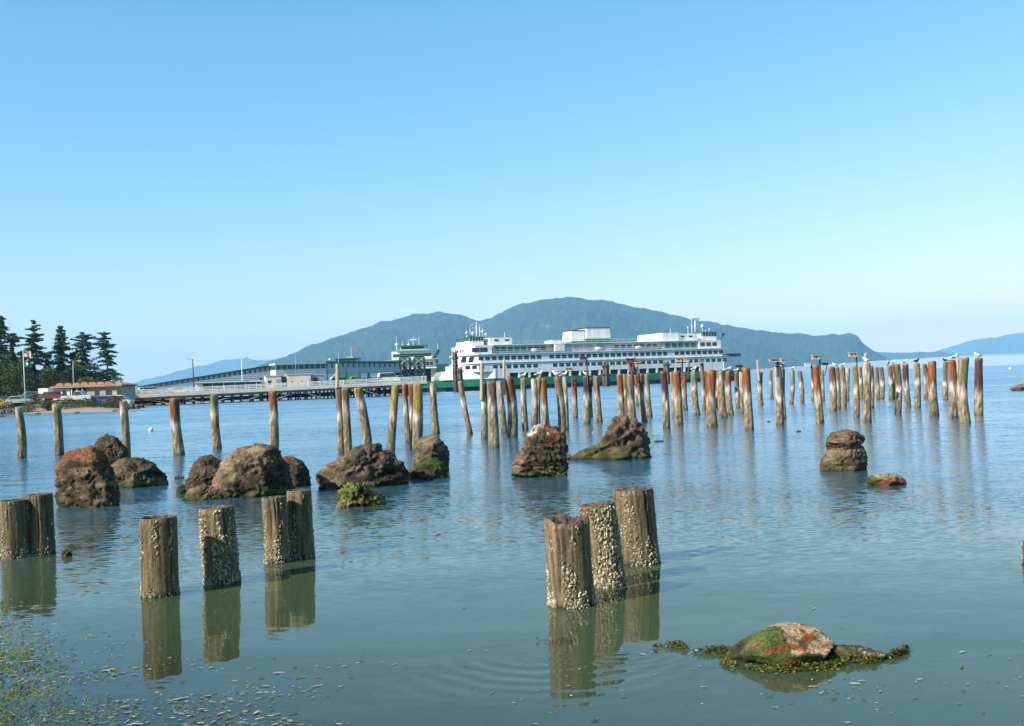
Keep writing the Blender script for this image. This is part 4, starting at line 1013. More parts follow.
def bush(px, ytop, Y, wpx, seed, mat, label, name='bush', cat='bush', n=5, size=.16, yb=None, dens=150):
    rnd = random.Random(seed); t = P(px, ytop, Y); gz = landz(t.x, t.y) if yb is None else P(px, yb, Y).z; b = Vector((t.x, Y, gz)); H = max(.4, t.z-gz); R = wpx/F*Y/2
    e = empty(name, b); tag(e, label, cat, 'bushes and low trees behind the beach')
    st = MB(); cr = MB()
    for k in range(n):
        u = (k+.5)/n*2-1; hh = H*(1-.45*abs(u)**1.5)*rnd.uniform(.8, 1.0)
        r = min(R*1.6/n+.35, hh*.5+.2); c = Vector((u*(R-r*.6), rnd.uniform(-.5, .5), hh-r*.8))
        st.bar((u*R*.3, 0, 0), c, .06, .025, 6)
        zz = c.z
        while zz > 0: leafcloud(cr, (c.x, c.y, zz), r, dens, rnd, size, (1, .9, .8)); zz -= r*1.2
    st.build('stem', M['bark'], e); cr.build('foliage', M[mat], e); return e
bush(50, 363, 168, 30, 21, 'leaf_olive', 'large olive green bush below the spire conifer', dens=210)
bush(15, 360, 166, 34, 22, 'leaf_olive', 'broad olive bush behind the flagpole', dens=220)
bush(-8, 365, 166, 26, 23, 'leaf_dark', 'dark bush cut by the frame edge', dens=200)
bush(32, 366, 170, 26, 24, 'leaf_dark', 'dark shrubbery between the olive bushes', dens=200)
bush(72, 360, 172, 30, 25, 'leaf_dark', 'dark shrubbery behind the lamp pole', dens=220)
bush(92, 362, 173, 24, 26, 'leaf_dark', 'dark shrubbery under the bare trunked conifer', dens=200)
bush(88, 373.5, 168, 22, 27, 'leaf_yellow', 'yellow green bush showing just over the orange roof', dens=160)
bush(112, 368, 168, 13, 28, 'leaf_dark', 'small wind bent dark tree at the end of the roof', n=3, dens=110)
bush(119, 374, 170, 14, 29, 'leaf_olive', 'olive bush at the far end of the roof', n=3, dens=130)
bush(36, 388, 158, 8, 30, 'leaf_olive', 'small reddish olive bush beside the white booth', n=2, dens=90)
for i, (px, yt, w, lab) in enumerate([(66, 394.5, 12, 'low golden scrub below the terminal gable wall'), (84, 396, 22, 'low golden scrub along the bank before the terminal'), (108, 397, 22, 'low golden scrub at the pier end of the bank'), (45, 398, 16, 'low scrub on the bank below the white booth')]):
    bush(px, yt, 150, w, 40+i, 'leaf_yellow' if i < 3 else 'leaf_olive', lab, n=4, size=.1, dens=90)

for i, (px, yt, w, mt, lab) in enumerate([(5, 397.5, 26, 'leaf_olive', 'low olive scrub on the bank by the frame edge'), (28, 397.5, 24, 'leaf_olive', 'low olive scrub on the bank below the flagpole'), (50, 397.5, 20, 'leaf_dark', 'low dark scrub on the bank below the booth'),
        (70, 398, 26, 'leaf_dark', 'dark hedge at the top of the sand below the gable'), (92, 397.5, 26, 'leaf_dark', 'dark hedge at the top of the sand below the roof middle'), (114, 396.5, 26, 'leaf_dark', 'dark hedge at the top of the sand by the pier root')]):
    bush(px, yt, 144, w, 60+i, mt, lab, n=7, size=.1, dens=80)
# ---------------------------------------------------------------- terminal building, booth, poles
def gz(px, Y): return landz(P(px, 390, Y).x, Y)
M['tanwall'] = plain('tan_wall_paint', (.42, .37, .29), .7, var=.15)
def building():
    Y = 158; a = P(53, 390, Y).x; b = P(121, 390, Y).x; g0 = gz(70, Y)-.3; Wd = b-a
    ez = P(110, 386.5, Y).z; rz = P(100, 381.5, Y).z
    e = empty('terminal_building', (a, Y, g0)); tag(e, 'long low terminal building with an orange roof and white gable wall', 'building')
    e1 = ez-g0; r1 = rz-g0; gw = 2.5
    MB().box(0, gw, 0, 6, 0, e1).build('gable_wall', M['white'], e)
    MB().box(gw+.01, 5.0, .9, 6, 0, e1).build('recessed_wall', M['dkgreen'], e)
    MB().box(5.01, Wd, .1, 6, 0, e1).build('wall', M['tanwall'], e)
    rf = MB()
    rf.side([(-.5, e1+.02), (Wd+.4, e1+.02), (Wd+.1, e1+.22), (-.2, e1+.22)], -.5, 6.5)
    rf.add([(-.5, -.5, e1+.23), (Wd+.4, -.5, e1+.23), (Wd+.4, 6.5, e1+.23), (-.5, 6.5, e1+.23), (1.9, 3, r1), (Wd-1.5, 3, r1)], [(0, 1, 5, 4), (1, 2, 5), (2, 3, 4, 5), (3, 0, 4), (0, 3, 2, 1)])
    roof = rf.build('roof', M['rooftile'], e)
    for k in range(7):
        x = 1.0+k*(Wd-1.6)/7
        MB().side([(x-.75, .0), (x+.75, .0), (x+.2, .42), (x-.3, .42)], .1, 2.6).build('dormer', M['rooftile'], roof, loc=(0, 0, e1+.35))
    for x0, x1, z0, z1 in [(.5, 1.1, .9, 1.7), (1.4, 2.0, .9, 1.7), (6.2, 6.9, .9, 1.6), (8.0, 8.8, .9, 1.6), (9.6, 10.3, .9, 1.6)]:
        y = 0 if x0 < 2.5 else .1
        w = MB().box(x0, x1, y-.05, y-.002, z0, z1).build('window', M['glass'], e)
    for x in (2.8, 3.6, 4.4): MB().box(x, x+.12, -.2, -.08, 0, e1).build('post', M['white'], e)
    MB().box(7.2, 7.9, .04, .098, 0, 1.9).build('door', M['grey'], e)
building()
def booth():
    Y = 159; a = P(39.2, 390, Y).x; b = P(47.8, 390, Y).x; g0 = gz(43, Y)-.2; zt = P(43, 388.3, Y).z-g0
    e = empty('ticket_booth', (a, Y, g0)); tag(e, 'small white roofed booth with a green front near the terminal', 'booth')
    w = b-a
    MB().box(.05, w-.05, .1, 1.6, 0, zt*.62).build('wall', M['green'], e)
    MB().box(-.1, w+.1, -.15, 1.8, zt*.62, zt).build('roof', M['white'], e)
    MB().box(.3, w-.3, .06, .098, zt*.3, zt*.55).build('window', M['glass'], e)
booth()
def flagpole():
    Y = 150; t = P(22.8, 346, Y); g0 = landz(t.x, Y); e = empty('flagpole', (P(25.5, 399, Y).x, Y, g0)); tag(e, 'tall white flagpole with two hanging flags', 'flagpole')
    tx = t.x-P(25.5, 399, Y).x; H = t.z-g0
    MB().bar((0, 0, 0), (tx, 0, H), .075, .04, 10).build('pole', M['white'], e, True)
    MB().ball((tx, 0, H+.07), .09).build('finial', M['yellow'], e, True)
    def flag(z0, z1, w, name, mats, stripes):
        mb = MB(); nx, nz_ = 12, 12
        for s_ in (0, .012):
            for j in range(nz_+1):
                for i in range(nx+1):
                    f = i/nx; x = tx+.06+w*f*.9; y = .16*math.sin(f*9+z0)*f+s_; z = z0+(z1-z0)*j/nz_-.22*f*f
                    mb.v.append((x, y, z)); mb.c.append(None)
        for s_ in (0, 1):
            o_ = s_*(nx+1)*(nz_+1)
            for j in range(nz_):
                for i in range(nx):
                    q = (o_+j*(nx+1)+i, o_+j*(nx+1)+i+1, o_+(j+1)*(nx+1)+i+1, o_+(j+1)*(nx+1)+i); mb.f.append(q if s_ else q[::-1]); mb.m.append(stripes(i/nx, j/nz_, i, j))
        o = mb.build(name, mats, e, True)
    flag(H*.83, H*.93, 1.25, 'flag', [M['red'], M['white'], M['blue']], lambda u, v, i, j: 2 if (u < .4 and v > .45) else j % 2)
    flag(H*.68, H*.77, 1.15, 'flag', [M['green'], M['white']], lambda u, v, i, j: 1 if (u-.5)**2*2+(v-.5)**2 < .06 else 0)
flagpole()
def lightpole(pxt, yt, pxb, yb, Y, label, mat='grey', r=.09, arm=None, g0=None):
    t = P(pxt, yt, Y); b = P(pxb, yb, Y)
    if g0 is not None: b.z = g0
    e = empty('lamp_post', b); tag(e, label, 'lamp post', 'tall poles along the pier and terminal')
    d = t-b; MB().bar((0, 0, 0), d, r, r*.7, 8).build('pole', M[mat], e, True)
    for s in (arm or (1,)):
        MB().bar(d-Vector((0, 0, .1)), d+Vector((s*1.1, 0, .1)), .04, n=6).build('arm', M[mat], e)
        MB().box(d.x+s*1.0-.3, d.x+s*1.0+.3, -.12, .12, d.z-.03, d.z+.12).build('lamp_head', M['grey'], e)
lightpole(73, 361, 73.5, 384, 166, 'pale pole rising behind the terminal roof', 'grey', .11, (1,), gz(73, 166))

M['darkred'] = plain('dark_red_paint', (.16, .03, .025), .4)
# ---------------------------------------------------------------- vehicles
def car(loc, rz, mat, label, L=4.4, H=1.45, kind='car', g='vehicles at the ferry terminal'):
    e = empty('parked_car' if kind != 'van' else 'parked_van', loc, rz); tag(e, label, kind, g); Wd = 1.75 if kind != 'truck' else 2.0
    h = H
    if kind == 'van': prof = [(-.5, .22), (-.5, .62), (-.47, .95), (-.43, 1), (.20, 1), (.36, .62), (.49, .52), (.5, .22)]; cab = [(-.46, .6), (-.43, .97), (.19, .97), (.34, .62)]
    elif kind == 'pickup': prof = [(-.5, .25), (-.5, .6), (-.08, .6), (-.04, .98), (.14, 1), (.24, .64), (.48, .58), (.5, .25)]; cab = [(-.06, .63), (-.03, .95), (.13, .95), (.22, .63)]
    else: prof = [(-.5, .25), (-.5, .62), (-.42, .66), (-.30, .98), (.06, 1), (.22, .66), (.46, .56), (.5, .25)]; cab = [(-.38, .67), (-.28, .94), (.05, .95), (.19, .67)]
    mb = MB(); mb.side([(x*L, z*h) for x, z in prof], -Wd/2, Wd/2); body = mb.build('body', mat, e)
    bv = body.modifiers.new('bevel', 'BEVEL'); bv.width = .06; bv.segments = 2
    MB().side([(x*L, z*h) for x, z in cab], -Wd/2-.012, Wd/2+.012).build('window', M['glass'], e)
    for x in (-.31, .31):
        for s in (-1, 1):
            w = MB().bar((x*L, s*(Wd/2-.17), .32), (x*L, s*(Wd/2+.03), .32), .32, n=16).build('wheel', M['dark'], e, True)
            MB().bar((x*L, s*(Wd/2+.031), .32), (x*L, s*(Wd/2+.045), .32), .17, n=12).build('rim', M['grey'], w)
    for s in (-.6, .6): MB().box(L*.5-.02, L*.5+.012, s-.15, s+.15, h*.42, h*.52).build('headlight', M['white'], e)
    return e
def carat(px, Y, rz, mat, label, z=None, **k):
    p = P(px, 390, Y); p.z = (landz(p.x, Y)+.02) if z is None else z; return car(p, rz, mat, label, **k)
carat(1, 160, 0, M['yellow'], 'yellow car at the frame edge behind the bank')
carat(10, 161, 0, M['dark'], 'dark car beside the yellow one')
carat(20.5, 159, 0, M['grey'], 'grey car parked next to the flagpole', L=4)
carat(31, 161, PI, M['blue'], 'dark blue car between the flagpole and the booth')
carat(54, 156.3, 0, M['darkred'], 'dark red car below the white gable wall', L=3.8)
carat(78, 153.5, 0, M['pale'], 'silver pickup before the dark recess of the terminal', kind='pickup', H=1.7)
carat(96, 154, 0, M['blue'], 'dark blue car before the grey terminal wall', L=4)
carat(109, 155.5, 0, M['darkred'], 'rust red van by the end of the terminal', kind='van', H=1.6, L=3.6)
carat(119, 158, 0, M['pale'], 'pale van at the pier entrance', kind='van', H=1.7, L=4)
# riprap at the root of the pier
rr = random.Random(5)
for i, (px, py, w) in enumerate([(131, 409.5, 8), (137, 409, 6), (127, 410.5, 5), (142, 408, 5), (121, 411, 5)]):
    b = W(px, py); k = b.y/F
    out = [(px-w*.6, py), (px-w*.5, py-w*.5), (px-w*.1, py-w*.9), (px+w*.35, py-w*.6), (px+w*.6, py)]
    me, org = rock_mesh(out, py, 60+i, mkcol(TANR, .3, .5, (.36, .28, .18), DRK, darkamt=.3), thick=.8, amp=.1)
    o = bpy.data.objects.new('shore_rock', me); o.location = org; link(o)
    tag(o, ['largest tan rock at the root of the pier', 'tan rock just under the pier deck', 'small rock at the end of the sand', 'rock in the shadow under the pier', 'small rock behind the third lone pile'][i], 'rock', 'riprap rocks at the pier root')

# ---------------------------------------------------------------- pier (local x runs along the pier)
A0 = P(126, 400, 190); A1 = P(427, 386, 206)
pang = math.atan2(A1.y-A0.y, A1.x-A0.x); PLn = math.hypot(A1.x-A0.x, A1.y-A0.y)
DZ0 = 1.75; DZ1 = 2.5; PW = 15.0
pier = empty('ferry_pier', (A0.x, A0.y, 0), pang); tag(pier, 'long timber ferry pier with pale railing on a forest of dark piles', 'pier')
def pl(px, dy=0):            # local x where the ray of a column meets the pier's near face (shifted back dy)
    r = ray(px, 388); nx, ny = -math.sin(pang), math.cos(pang)
    t = ((A0.x)*nx+(A0.y)*ny+dy)/(r.x*nx+r.y*ny); q = Vector((r.x*t, r.y*t, 0))-Vector((A0.x, A0.y, 0))
    return q.x*math.cos(pang)+q.y*math.sin(pang)
def dz(x): return DZ0+(DZ1-DZ0)*x/PLn
def pw(x, y, z): return Vector((A0.x+x*math.cos(pang)-y*math.sin(pang), A0.y+x*math.sin(pang)+y*math.cos(pang), z))
def pz(px, py, x, y):        # height seen at a pixel above pier-local (x, y)
    return P(px, py, pw(x, y, 0).y).z
slab = [(-.5, dz(0)-.35), (PLn, DZ1-.35), (PLn, DZ1), (-.5, dz(0))]
MB().side(slab, 0, PW).build('deck', M['concrete'], pier)
MB().side([(x, z-.36+(.0)) for x, z in [(-.5, dz(0)-.35), (PLn, DZ1-.35), (PLn, DZ1), (-.5, dz(0))]], -.05, PW-.2).build('deck_beam', M['timber_dark'], pier)
MB().side([(x, z+dzz) for (x, z), dzz in zip(slab, (.1, .1, .42, .42))], -.06, -.01).build('kerb', M['cream'], pier)
rl = MB()
for h in (.52, .8, 1.05): rl.side([(-.5, dz(0)+h), (PLn, DZ1+h), (PLn, DZ1+h+.16), (-.5, dz(0)+h+.16)], -.04, .02)
rail = rl.build('railing', M['white'], pier)
x = -.3
while x < PLn: MB().box(x-.07, x+.07, -.08, .06, dz(x), dz(x)+1.25).build('rail_post', M['white'], rail); x += 2.2
rp = random.Random(3); np_ = 0; x = -1.0
while x < PLn-1 and np_ < 96:
    for y in (.5, 5.0, 10.0):
        if np_ >= 96: break
        j = rp.uniform(-.3, .3); d = rp.uniform(-.12, .12)
        MB().bar((x+j+d, y, -2.5), (x+j, y, dz(x)-.71), .19, .17, 8).build('pile', M['timber_dark'] if rp.random() < .8 else M['timber_brown'], pier, True); np_ += 1
    x += PLn/31
br = MB(); x = 4
while x < PLn-8:
    if rp.random() < .55: br.bar((x, .2, .15), (x+4, .2, dz(x)-.75), .08, n=5)
    else: br.bar((x+4, .2, .15), (x, .2, dz(x)-.75), .08, n=5)
    x += 5.5
br.build('cross_brace', M['timber_tan'], pier)
for y_ in (5.6, 10.6, 13.8): MB().side([(1, .35), (PLn-1, .5), (PLn-1, 1.35), (1, .95)], y_, y_+.3).build('shade_backing', M['timber_dark'], pier)
# strips above are added as dark backing for the shade under the deck
def shed(px0, px1, pyt, y0, d, label, mat, parts=None):
    x0, x1 = pl(px0, y0), pl(px1, y0); z0 = dz(x0)+.004; z1 = pz((px0+px1)/2, pyt, (x0+x1)/2, y0)
    e = empty('pier_shed', pw(x0, y0, z0), pang); tag(e, label, 'shed', 'buildings on the pier'); w = x1-x0; h = z1-z0
    MB().box(0, w, 0, d, 0, h).build('wall', mat, e)
    MB().box(-.15, w+.15, -.15, d+.15, h+.003, h+.15).build('roof', M['pale'], e)
    return e, w, h
e, w, h = shed(266, 281.5, 376, 3, 4, 'small square cream shed on the pier with a flat roof', M['cream'])
MB().box(w-1.0, w-.2, -.04, -.002, 0, 2.0).build('door', M['grey'], e); MB().box(.4, 1.0, -.04, -.002, 1.1, 1.8).build('window', M['glass'], e)
e, w, h = shed(282, 287, 376.5, 4, 3, 'narrow brown shed squeezed between the cream sheds', M['timber_brown'])
MB().box(.2, w-.2, -.04, -.002, 0, 1.7).build('door', M['timber_dark'], e)
e, w, h = shed(287.5, 311, 374.5, 3, 5, 'long cream shed on the pier below the white pavilion', M['cream'])
for x in (.8, 2.6): MB().box(x, x+.22, -.04, -.002, 1.2, 1.45).build('window', M['glass'], e)
MB().box(w-.9, w-.2, -.04, -.002, 0, 1.9).build('door', M['cream'], e)
e, w, h = shed(311.5, 324, 375, 4, 4, 'grey shed adjoining the long cream one', M['grey'])
MB().box(.4, 1.2, -.04, -.002, 0, 1.9).build('door', M['timber_dark'], e)
e, w, h = shed(129, 143, 390, 6, 3, 'low grey shed at the landward end of the pier', M['pale'])
MB().box(.4, w-.4, -.04, -.002, .4, h-.3).build('window', M['glass'], e)
def pcar(px, mat, label, y=8, **k): car(pw(pl(px, y), y, dz(pl(px, y))+.004), pang, mat, label, **k)
# trailer
def trailer():
    x0, x1 = pl(195.5, 3), pl(262, 3); g0 = dz(x0)+.004; zt = pz(228, 381.5, (x0+x1)/2, 3); h = zt-g0; w = x1-x0
    e = empty('covered_shelter', pw(x0, 3, g0), pang+math.atan2(DZ1-DZ0, PLn)*0); tag(e, 'long white shelter with a dark green open side on the pier', 'shelter', 'buildings on the pier')
    MB().box(0, 1.3, 0, 3, 0, h-.2).build('end_wall', M['white'], e)
    MB().box(1.31, w, .6, 3, 0, h-.2).build('side_wall', M['dkgreen'], e)
    MB().box(1.31, w, 0, .1, 0, h*.28).build('lower_panel', M['pale'], e)
    MB().box(-.2, w+.2, -.2, 3.2, h-.19, h).build('roof', M['white'], e)
    MB().box(-.2, w*.8, -.24, -.2-.003, h-.3, h-.12).build('fascia', M['green'], e)
    for k in range(5): MB().box(3+k*w/6, 3.12+k*w/6, .0, .12, h*.28+.003, h-.2).build('post', M['white'], e)
trailer()
e_, w, h = shed(250, 264, 383, 7, 3, 'rusty container behind the long white shelter', M['timber_brown'])
MB().box(.2, w-.2, -.04, -.002, .1, h-.1).build('door', M['red'], e_)
lightpole(192.5, 359, 194, 390, 197, 'dark wooden utility pole near the landward end of the pier', 'timber_brown', .13, (-1,))
lightpole(241.5, 358, 242.5, 388, 201, 'slim white lamp post behind the long white shelter', 'white', .09, (1,))
lightpole(295.3, 355, 296, 377, 208, 'lamp post with a long arm by the white pavilion', 'grey', .08, (-1, -1))
pcar(151, M['white'], 'white van on the pier near its landward end', kind='van', H=1.7)
pcar(164, M['pale'], 'silver car on the pier near its landward end')
pcar(180, M['white'], 'white car on the pier beside the dark wooden pole')
for px, Y, mt, lab, kd, hh in [(352, 214, 'yellow', 'yellow service truck on the pier below the covered walkway', 'pickup', 1.9), (362, 220, 'blue', 'dark blue car waiting on the pier', 'car', 1.5), (371, 221, 'dark', 'black car waiting on the pier', 'car', 1.5), (380, 222, 'grey', 'grey car waiting on the pier', 'car', 1.5), (389, 219, 'white', 'white camper van waiting on the pier by the green tower', 'van', 2.3), (341, 214, 'white', 'white van on the pier under the stair', 'van', 1.9)]:
    pcar(px, M[mt], lab, y=10, kind=kd, H=hh)

# covered walkway
def walkway(pxA, yA, pxB, yB, YA, YB, hA, hB, label, nwin, parts_mat='dkgreen', glassmat='ltgreen', roofmat='dkgreen'):
    a = P(pxA, yA, YA); b = P(pxB, yB, YB); e = empty('covered_walkway', (a.x, a.y, 0)); tag(e, label, 'walkway', 'overhead passenger walkway')
    d = Vector((b.x-a.x, b.y-a.y, 0)); L = d.length; e.rotation_euler = (0, 0, math.atan2(d.y, d.x))
    za, zb = a.z, b.z
    def Z(x): return za+(zb-za)*x/L
    def Hh(x): return hA+(hB-hA)*x/L
    MB().side([(0, za-hA*.5), (L, zb-hB*.5), (L, zb-hB), (0, za-hA)], 0, 3.2).build('side_panel', M['pale'] if parts_mat == 'dkgreen' else M['white'], e)
    MB().side([(0, za-hA*.495), (L, zb-hB*.495), (L, zb-.12*hB), (0, za-.12*hA)], .08, 3.1).build('glazing', M['seethrough' if glassmat == 'ltgreen' else glassmat], e)
    MB().side([(-.2, za-.12*hA), (L+.2, zb-.12*hB), (L+.2, zb+.03), (-.2, za+.03)], -.15, 3.35).build('roof', M[roofmat], e)
    for k in range(nwin+1):
        x = L*k/nwin; x = min(max(x, .12), L-.12)
        MB().side([(x-.13, Z(x)-Hh(x)*.5), (x+.13, Z(x)-Hh(x)*.5), (x+.13, Z(x)-.12*Hh(x)), (x-.13, Z(x)-.12*Hh(x))], .0, .07).build('mullion', M[parts_mat], e)
    for k in range(3):
        x = L*(.3+.3*k)
        if Z(x)-Hh(x) > 2.5: MB().box(x-.2, x+.2, 1.2, 1.6, -1.5, Z(x)-Hh(x)-.003).build('support', M['grey'], e)
    return e
walkway(139, 386.5, 275, 364.3, 212, 224, 1.0, 2.5, 'long sloping covered walkway climbing towards the pavilion', 26, 'dkgreen')
e = walkway(275.5, 363.6, 326, 362.0, 218, 224, 2.6, 2.7, 'white pavilion with a green window band on top of the walkway', 9, 'ltgreen', 'glass_teal', 'white')
walkway(326.5, 361.5, 400, 361.5, 224, 236, 2.5, 2.5, 'level covered walkway bridging over to the ferry slip', 14, 'dkgreen')
def stair():
    Y = 209; x0 = P(325, 384, Y); x1 = P(338, 371, Y)
    e = empty('stair_tower', (x0.x, Y, 2.5)); tag(e, 'dark green steel stair between pavilion and pier deck', 'stair')
    d = x1-x0; w = d.x; h = x1.z-2.5
    MB().bar((0, 0, 0), (w, 0, h*.95), .16, n=6).build('stringer', M['ltgreen'], e); MB().bar((0, 1.2, 0), (w, 1.2, h*.95), .16, n=6).build('stringer', M['ltgreen'], e)
    s = MB()
    for k in range(12): s.box(w*k/12, w*k/12+.3, .1, 1.1, h*.95*k/12, h*.95*k/12+.06)
    s.build('steps', M['grey'], e)
    for xx in (.1, w-.2, w+1.2): MB().box(xx, xx+.22, 1.5, 1.72, -.0, h+1.0).build('column', M['dkgreen'], e)
    MB().bar((0, 0, 1.0), (w, 0, h*.95+1), .05, n=5).build('handrail', M['dkgreen'], e)
stair()
def cabin():
    Y = 240; x0 = P(336, 360, Y); x1 = P(358, 360, Y); zt = P(347, 357.5, Y).z; zb = P(347, 363, Y).z
    e = empty('control_cabin', (x0.x, Y, zb)); tag(e, 'green control cabin showing above the level walkway', 'cabin'); w = x1.x-x0.x; h = zt-zb
    MB().box(0, w, 0, 4, -6, h*.75).build('wall', M['green'], e); MB().box(w*.45, w*.8, -.1, 3, h*.76, h*1.2).build('cab', M['ltgreen'], e)
    MB().box(-.3, w+.3, -.3, 4.3, h*.75+.003, h*.86-.0).build('roof', M['dkgreen'], e)
    for k in range(4): MB().box(w*.08+k*w*.22, w*.08+k*w*.22+w*.13, -.04, -.002, h*.15, h*.55).build('window', M['glass'], e)
cabin()
def smallmast(px, yt, yb, Y, label, r=.05, ball=None, flag=False):
    t = P(px, yt, Y); b = P(px, yb, Y); e = empty('signal_mast', b); tag(e, label, 'mast', 'small masts and flags around the slip')
    H = t.z-b.z; MB().bar((0, 0, 0), (0, 0, H), r, r*.7, 6).build('pole', M['white'], e)
    if ball: MB().ball((0, 0, H), ball).build('dome', M['white'], e, True)
    if flag: MB().side([(0.03, H-.7), (.9, H-.5), (.9, H-.05), (.03, H)], -.01, .01).build('flag', M['orange_cloth'], e)
smallmast(330, 359.5, 363, 225, 'white dome on a short mast over the stair', ball=.3)
smallmast(338.5, 352, 363, 225, 'thin white mast over the level walkway')
smallmast(351.5, 347.5, 358, 238, 'mast with a small orange flag over the green cabin', flag=True)
# transfer span towers of green lattice steel
def tower(px0, px1, yt, Y, label):
    a = P(px0, yt, Y); b = P(px1, yt, Y); e = empty('transfer_span_tower', (a.x, Y, 2.4)); tag(e, label, 'tower', 'green steel lift towers of the ferry slip')
    w = b.x-a.x; h = a.z-2.4
    for x in (0, w):
        for y in (0, 3.0): MB().box(x-.16, x+.16, y-.16, y+.16, 0, h).build('column', M['dkgreen'], e)
    for z in (h*.35, h*.7, h-.15):
        MB().box(-.1, w+.1, -.19, -.165, z-.12, z+.12).build('beam', M['green'], e); MB().box(-.1, w+.1, 3.165, 3.2, z-.12, z+.12).build('beam', M['green'], e)
    for z0, z1 in ((0, h*.35), (h*.35, h*.7), (h*.7, h)):
        m_ = MB(); m_.bar((0, -.2, z0), (w, -.2, z1), .07, n=5); m_.bar((w, -.2, z0), (0, -.2, z1), .07, n=5); m_.build('brace', M['ltgreen'], e)
    MB().box(w*.3, w*.7, .6, 2.2, h*.25, h*.95).build('counterweight', M['timber_brown'], e)
    MB().bar((-.0, 1.5, h+.3), (w, 1.5, h+.3), .3, n=10).build('sheave', M['dkgreen'], e)
tower(399.5, 409, 357.5, 238, 'lattice lift tower of the slip, nearer the walkway end')
tower(414, 423.5, 357.5, 240, 'lattice lift tower of the slip, on the main ferry side')
e = empty('transfer_span', P(372, 383, 240)); e.location.z = 2.3; tag(e, 'green trussed ramp leading down to the ferry slip', 'ramp')
w = P(428, 380, 250).x-e.location.x
MB().box(0, w, 0, 5, .0, .35).build('deck', M['grey'], e)
t = MB()
for y in (0, 5):
    t.bar((0, y, .5), (w, y, .5), .1, n=5); t.bar((0, y, 2.0), (w, y, 2.0), .1, n=5)
    for k in range(8): t.bar((w*k/8, y, .5), (w*(k+.5)/8, y, 2.0), .06, n=5); t.bar((w*(k+.5)/8, y, 2.0), (w*(k+1)/8, y, .5), .06, n=5)
t.build('truss', M['ltgreen'], e)
dolphin(377, 376, 377, 398, 6, 236, 'short dark pile cluster under the pier end', 3)
# ---------------------------------------------------------------- main ferry
YL, YR = 275.0, 311.0
fa_ = P(437, 386, YL); fb_ = P(743, 376, YR)
fang = math.atan2(fb_.y-fa_.y, fb_.x-fa_.x); FL = math.hypot(fb_.x-fa_.x, fb_.y-fa_.y)
def fsz(px, py, off=0.0):
    nx, ny = -math.sin(fang), math.cos(fang); r = ray(px, py)
    t = (fa_.x*nx+fa_.y*ny+off)/(r.x*nx+r.y*ny); q = r*t
    return ((q.x-fa_.x)*math.cos(fang)+(q.y-fa_.y)*math.sin(fang), CAMH+q.z)
def fs(px, off=0.0): return fsz(px, 370, off)[0]
FE = empty('car_ferry', (fa_.x, fa_.y, 0), fang)
tag(FE, 'large white double ended car ferry with green hull stripe and two funnels', 'ferry', 'ferries at the terminal')
BW = 21.0
sA = fs(437, 9.5); sB = fs(743.5, 9.5)
def eL(px): return fs(px, 15.5)
def hwid(s): e_ = min(s-sA, sB-s); return BW/2*min(1, .25+.75*(min(1, max(0, e_)/13.0))**.65)
def fpart(mb, name, mat, parent=None, smooth=False): return mb.build(name, mat, parent or FE, smooth)
# hull lofted from stations
def hullrings(levels):
    out = []
    for (z, inset_l, inset_r, wscale) in levels:
        L0, L1 = sA+inset_l, sB-inset_r; ring_n = []; ring_f = []
        for k in range(25):
            u = k/24; s = L0+(L1-L0)*u; e_ = min(u, 1-u)*(L1-L0)
            hw = BW/2*wscale*min(1, .25+.75*(min(1, e_/13.0))**.65)
            ring_n.append((s, BW/2-hw, z)); ring_f.append((s, BW/2+hw, z))
        out.append(ring_n+ring_f[::-1])
    return out
def loft(levels):
    rs = hullrings(levels); n = len(rs[0]); mb = MB(); mb.v = [v for r in rs for v in r]; mb.c = [None]*len(mb.v)
    mb.f = [(j*n+k, j*n+(k+1) % n, (j+1)*n+(k+1) % n, (j+1)*n+k) for j in range(len(rs)-1) for k in range(n)]
    mb.f += [tuple(range(n-1, -1, -1)), tuple((len(rs)-1)*n+k for k in range(n))]; mb.m = [0]*len(mb.f); return mb
fpart(loft([(-2.5, 9, 9, .8), (-.2, 4, 4, .96), (1.15, 1.3, 1.3, .99)]), 'hull', M['black'])
fpart(loft([(1.153, 1.3, 1.3, .995), (3.1, .2, .2, 1.0)]), 'hull_band', M['green'])
s_in0 = fs(450); s_in1 = fs(728)
# bulwarks at both ends
def bul(side, nf):
    m_ = MB()
    prof = [(0, 3.9), (.7, 4.7), (1.8, 5.3), (3.5, 5.6), (6, 5.7), (9, 5.75), (12, 5.75), (13.2, 5.75)]
    prof = [(sA+.1+a, b) for a, b in prof] if side == 0 else [(sB-.1-a, b) for a, b in prof]
    for y0 in (nf,):
        for a, b in zip(prof, prof[1:]):
            hw = hwid
            ya = BW/2-hw(a[0]) if y0 == 0 else BW/2+hw(a[0]); yb = BW/2-hw(b[0]) if y0 == 0 else BW/2+hw(b[0])
            t_ = .25 if y0 == 0 else -.25
            m_.add([(a[0], ya, 3.105), (b[0], yb, 3.105), (b[0], yb, b[1]), (a[0], ya, a[1]), (a[0], ya+t_, 3.105), (b[0], yb+t_, 3.105), (b[0], yb+t_, b[1]), (a[0], ya+t_, a[1])],
                   [(0, 1, 2, 3), (7, 6, 5, 4), (3, 2, 6, 7), (0, 3, 7, 4), (1, 5, 6, 2), (0, 4, 5, 1)])
    fpart(m_, 'bulwark', M['white'])
for i_ in (0, 1):
    for j_ in (0, 1): bul(i_, j_)
def octo(s0, s1, ch, y0=0.15, y1=None, cw=5):
    y1 = BW-.15 if y1 is None else y1
    return [(s0, y0+cw), (s0+ch, y0), (s1-ch, y0), (s1, y0+cw), (s1, y1-cw), (s1-ch, y1), (s0+ch, y1), (s0, y1-cw)]
# car deck walls with openings
z1 = 4.95
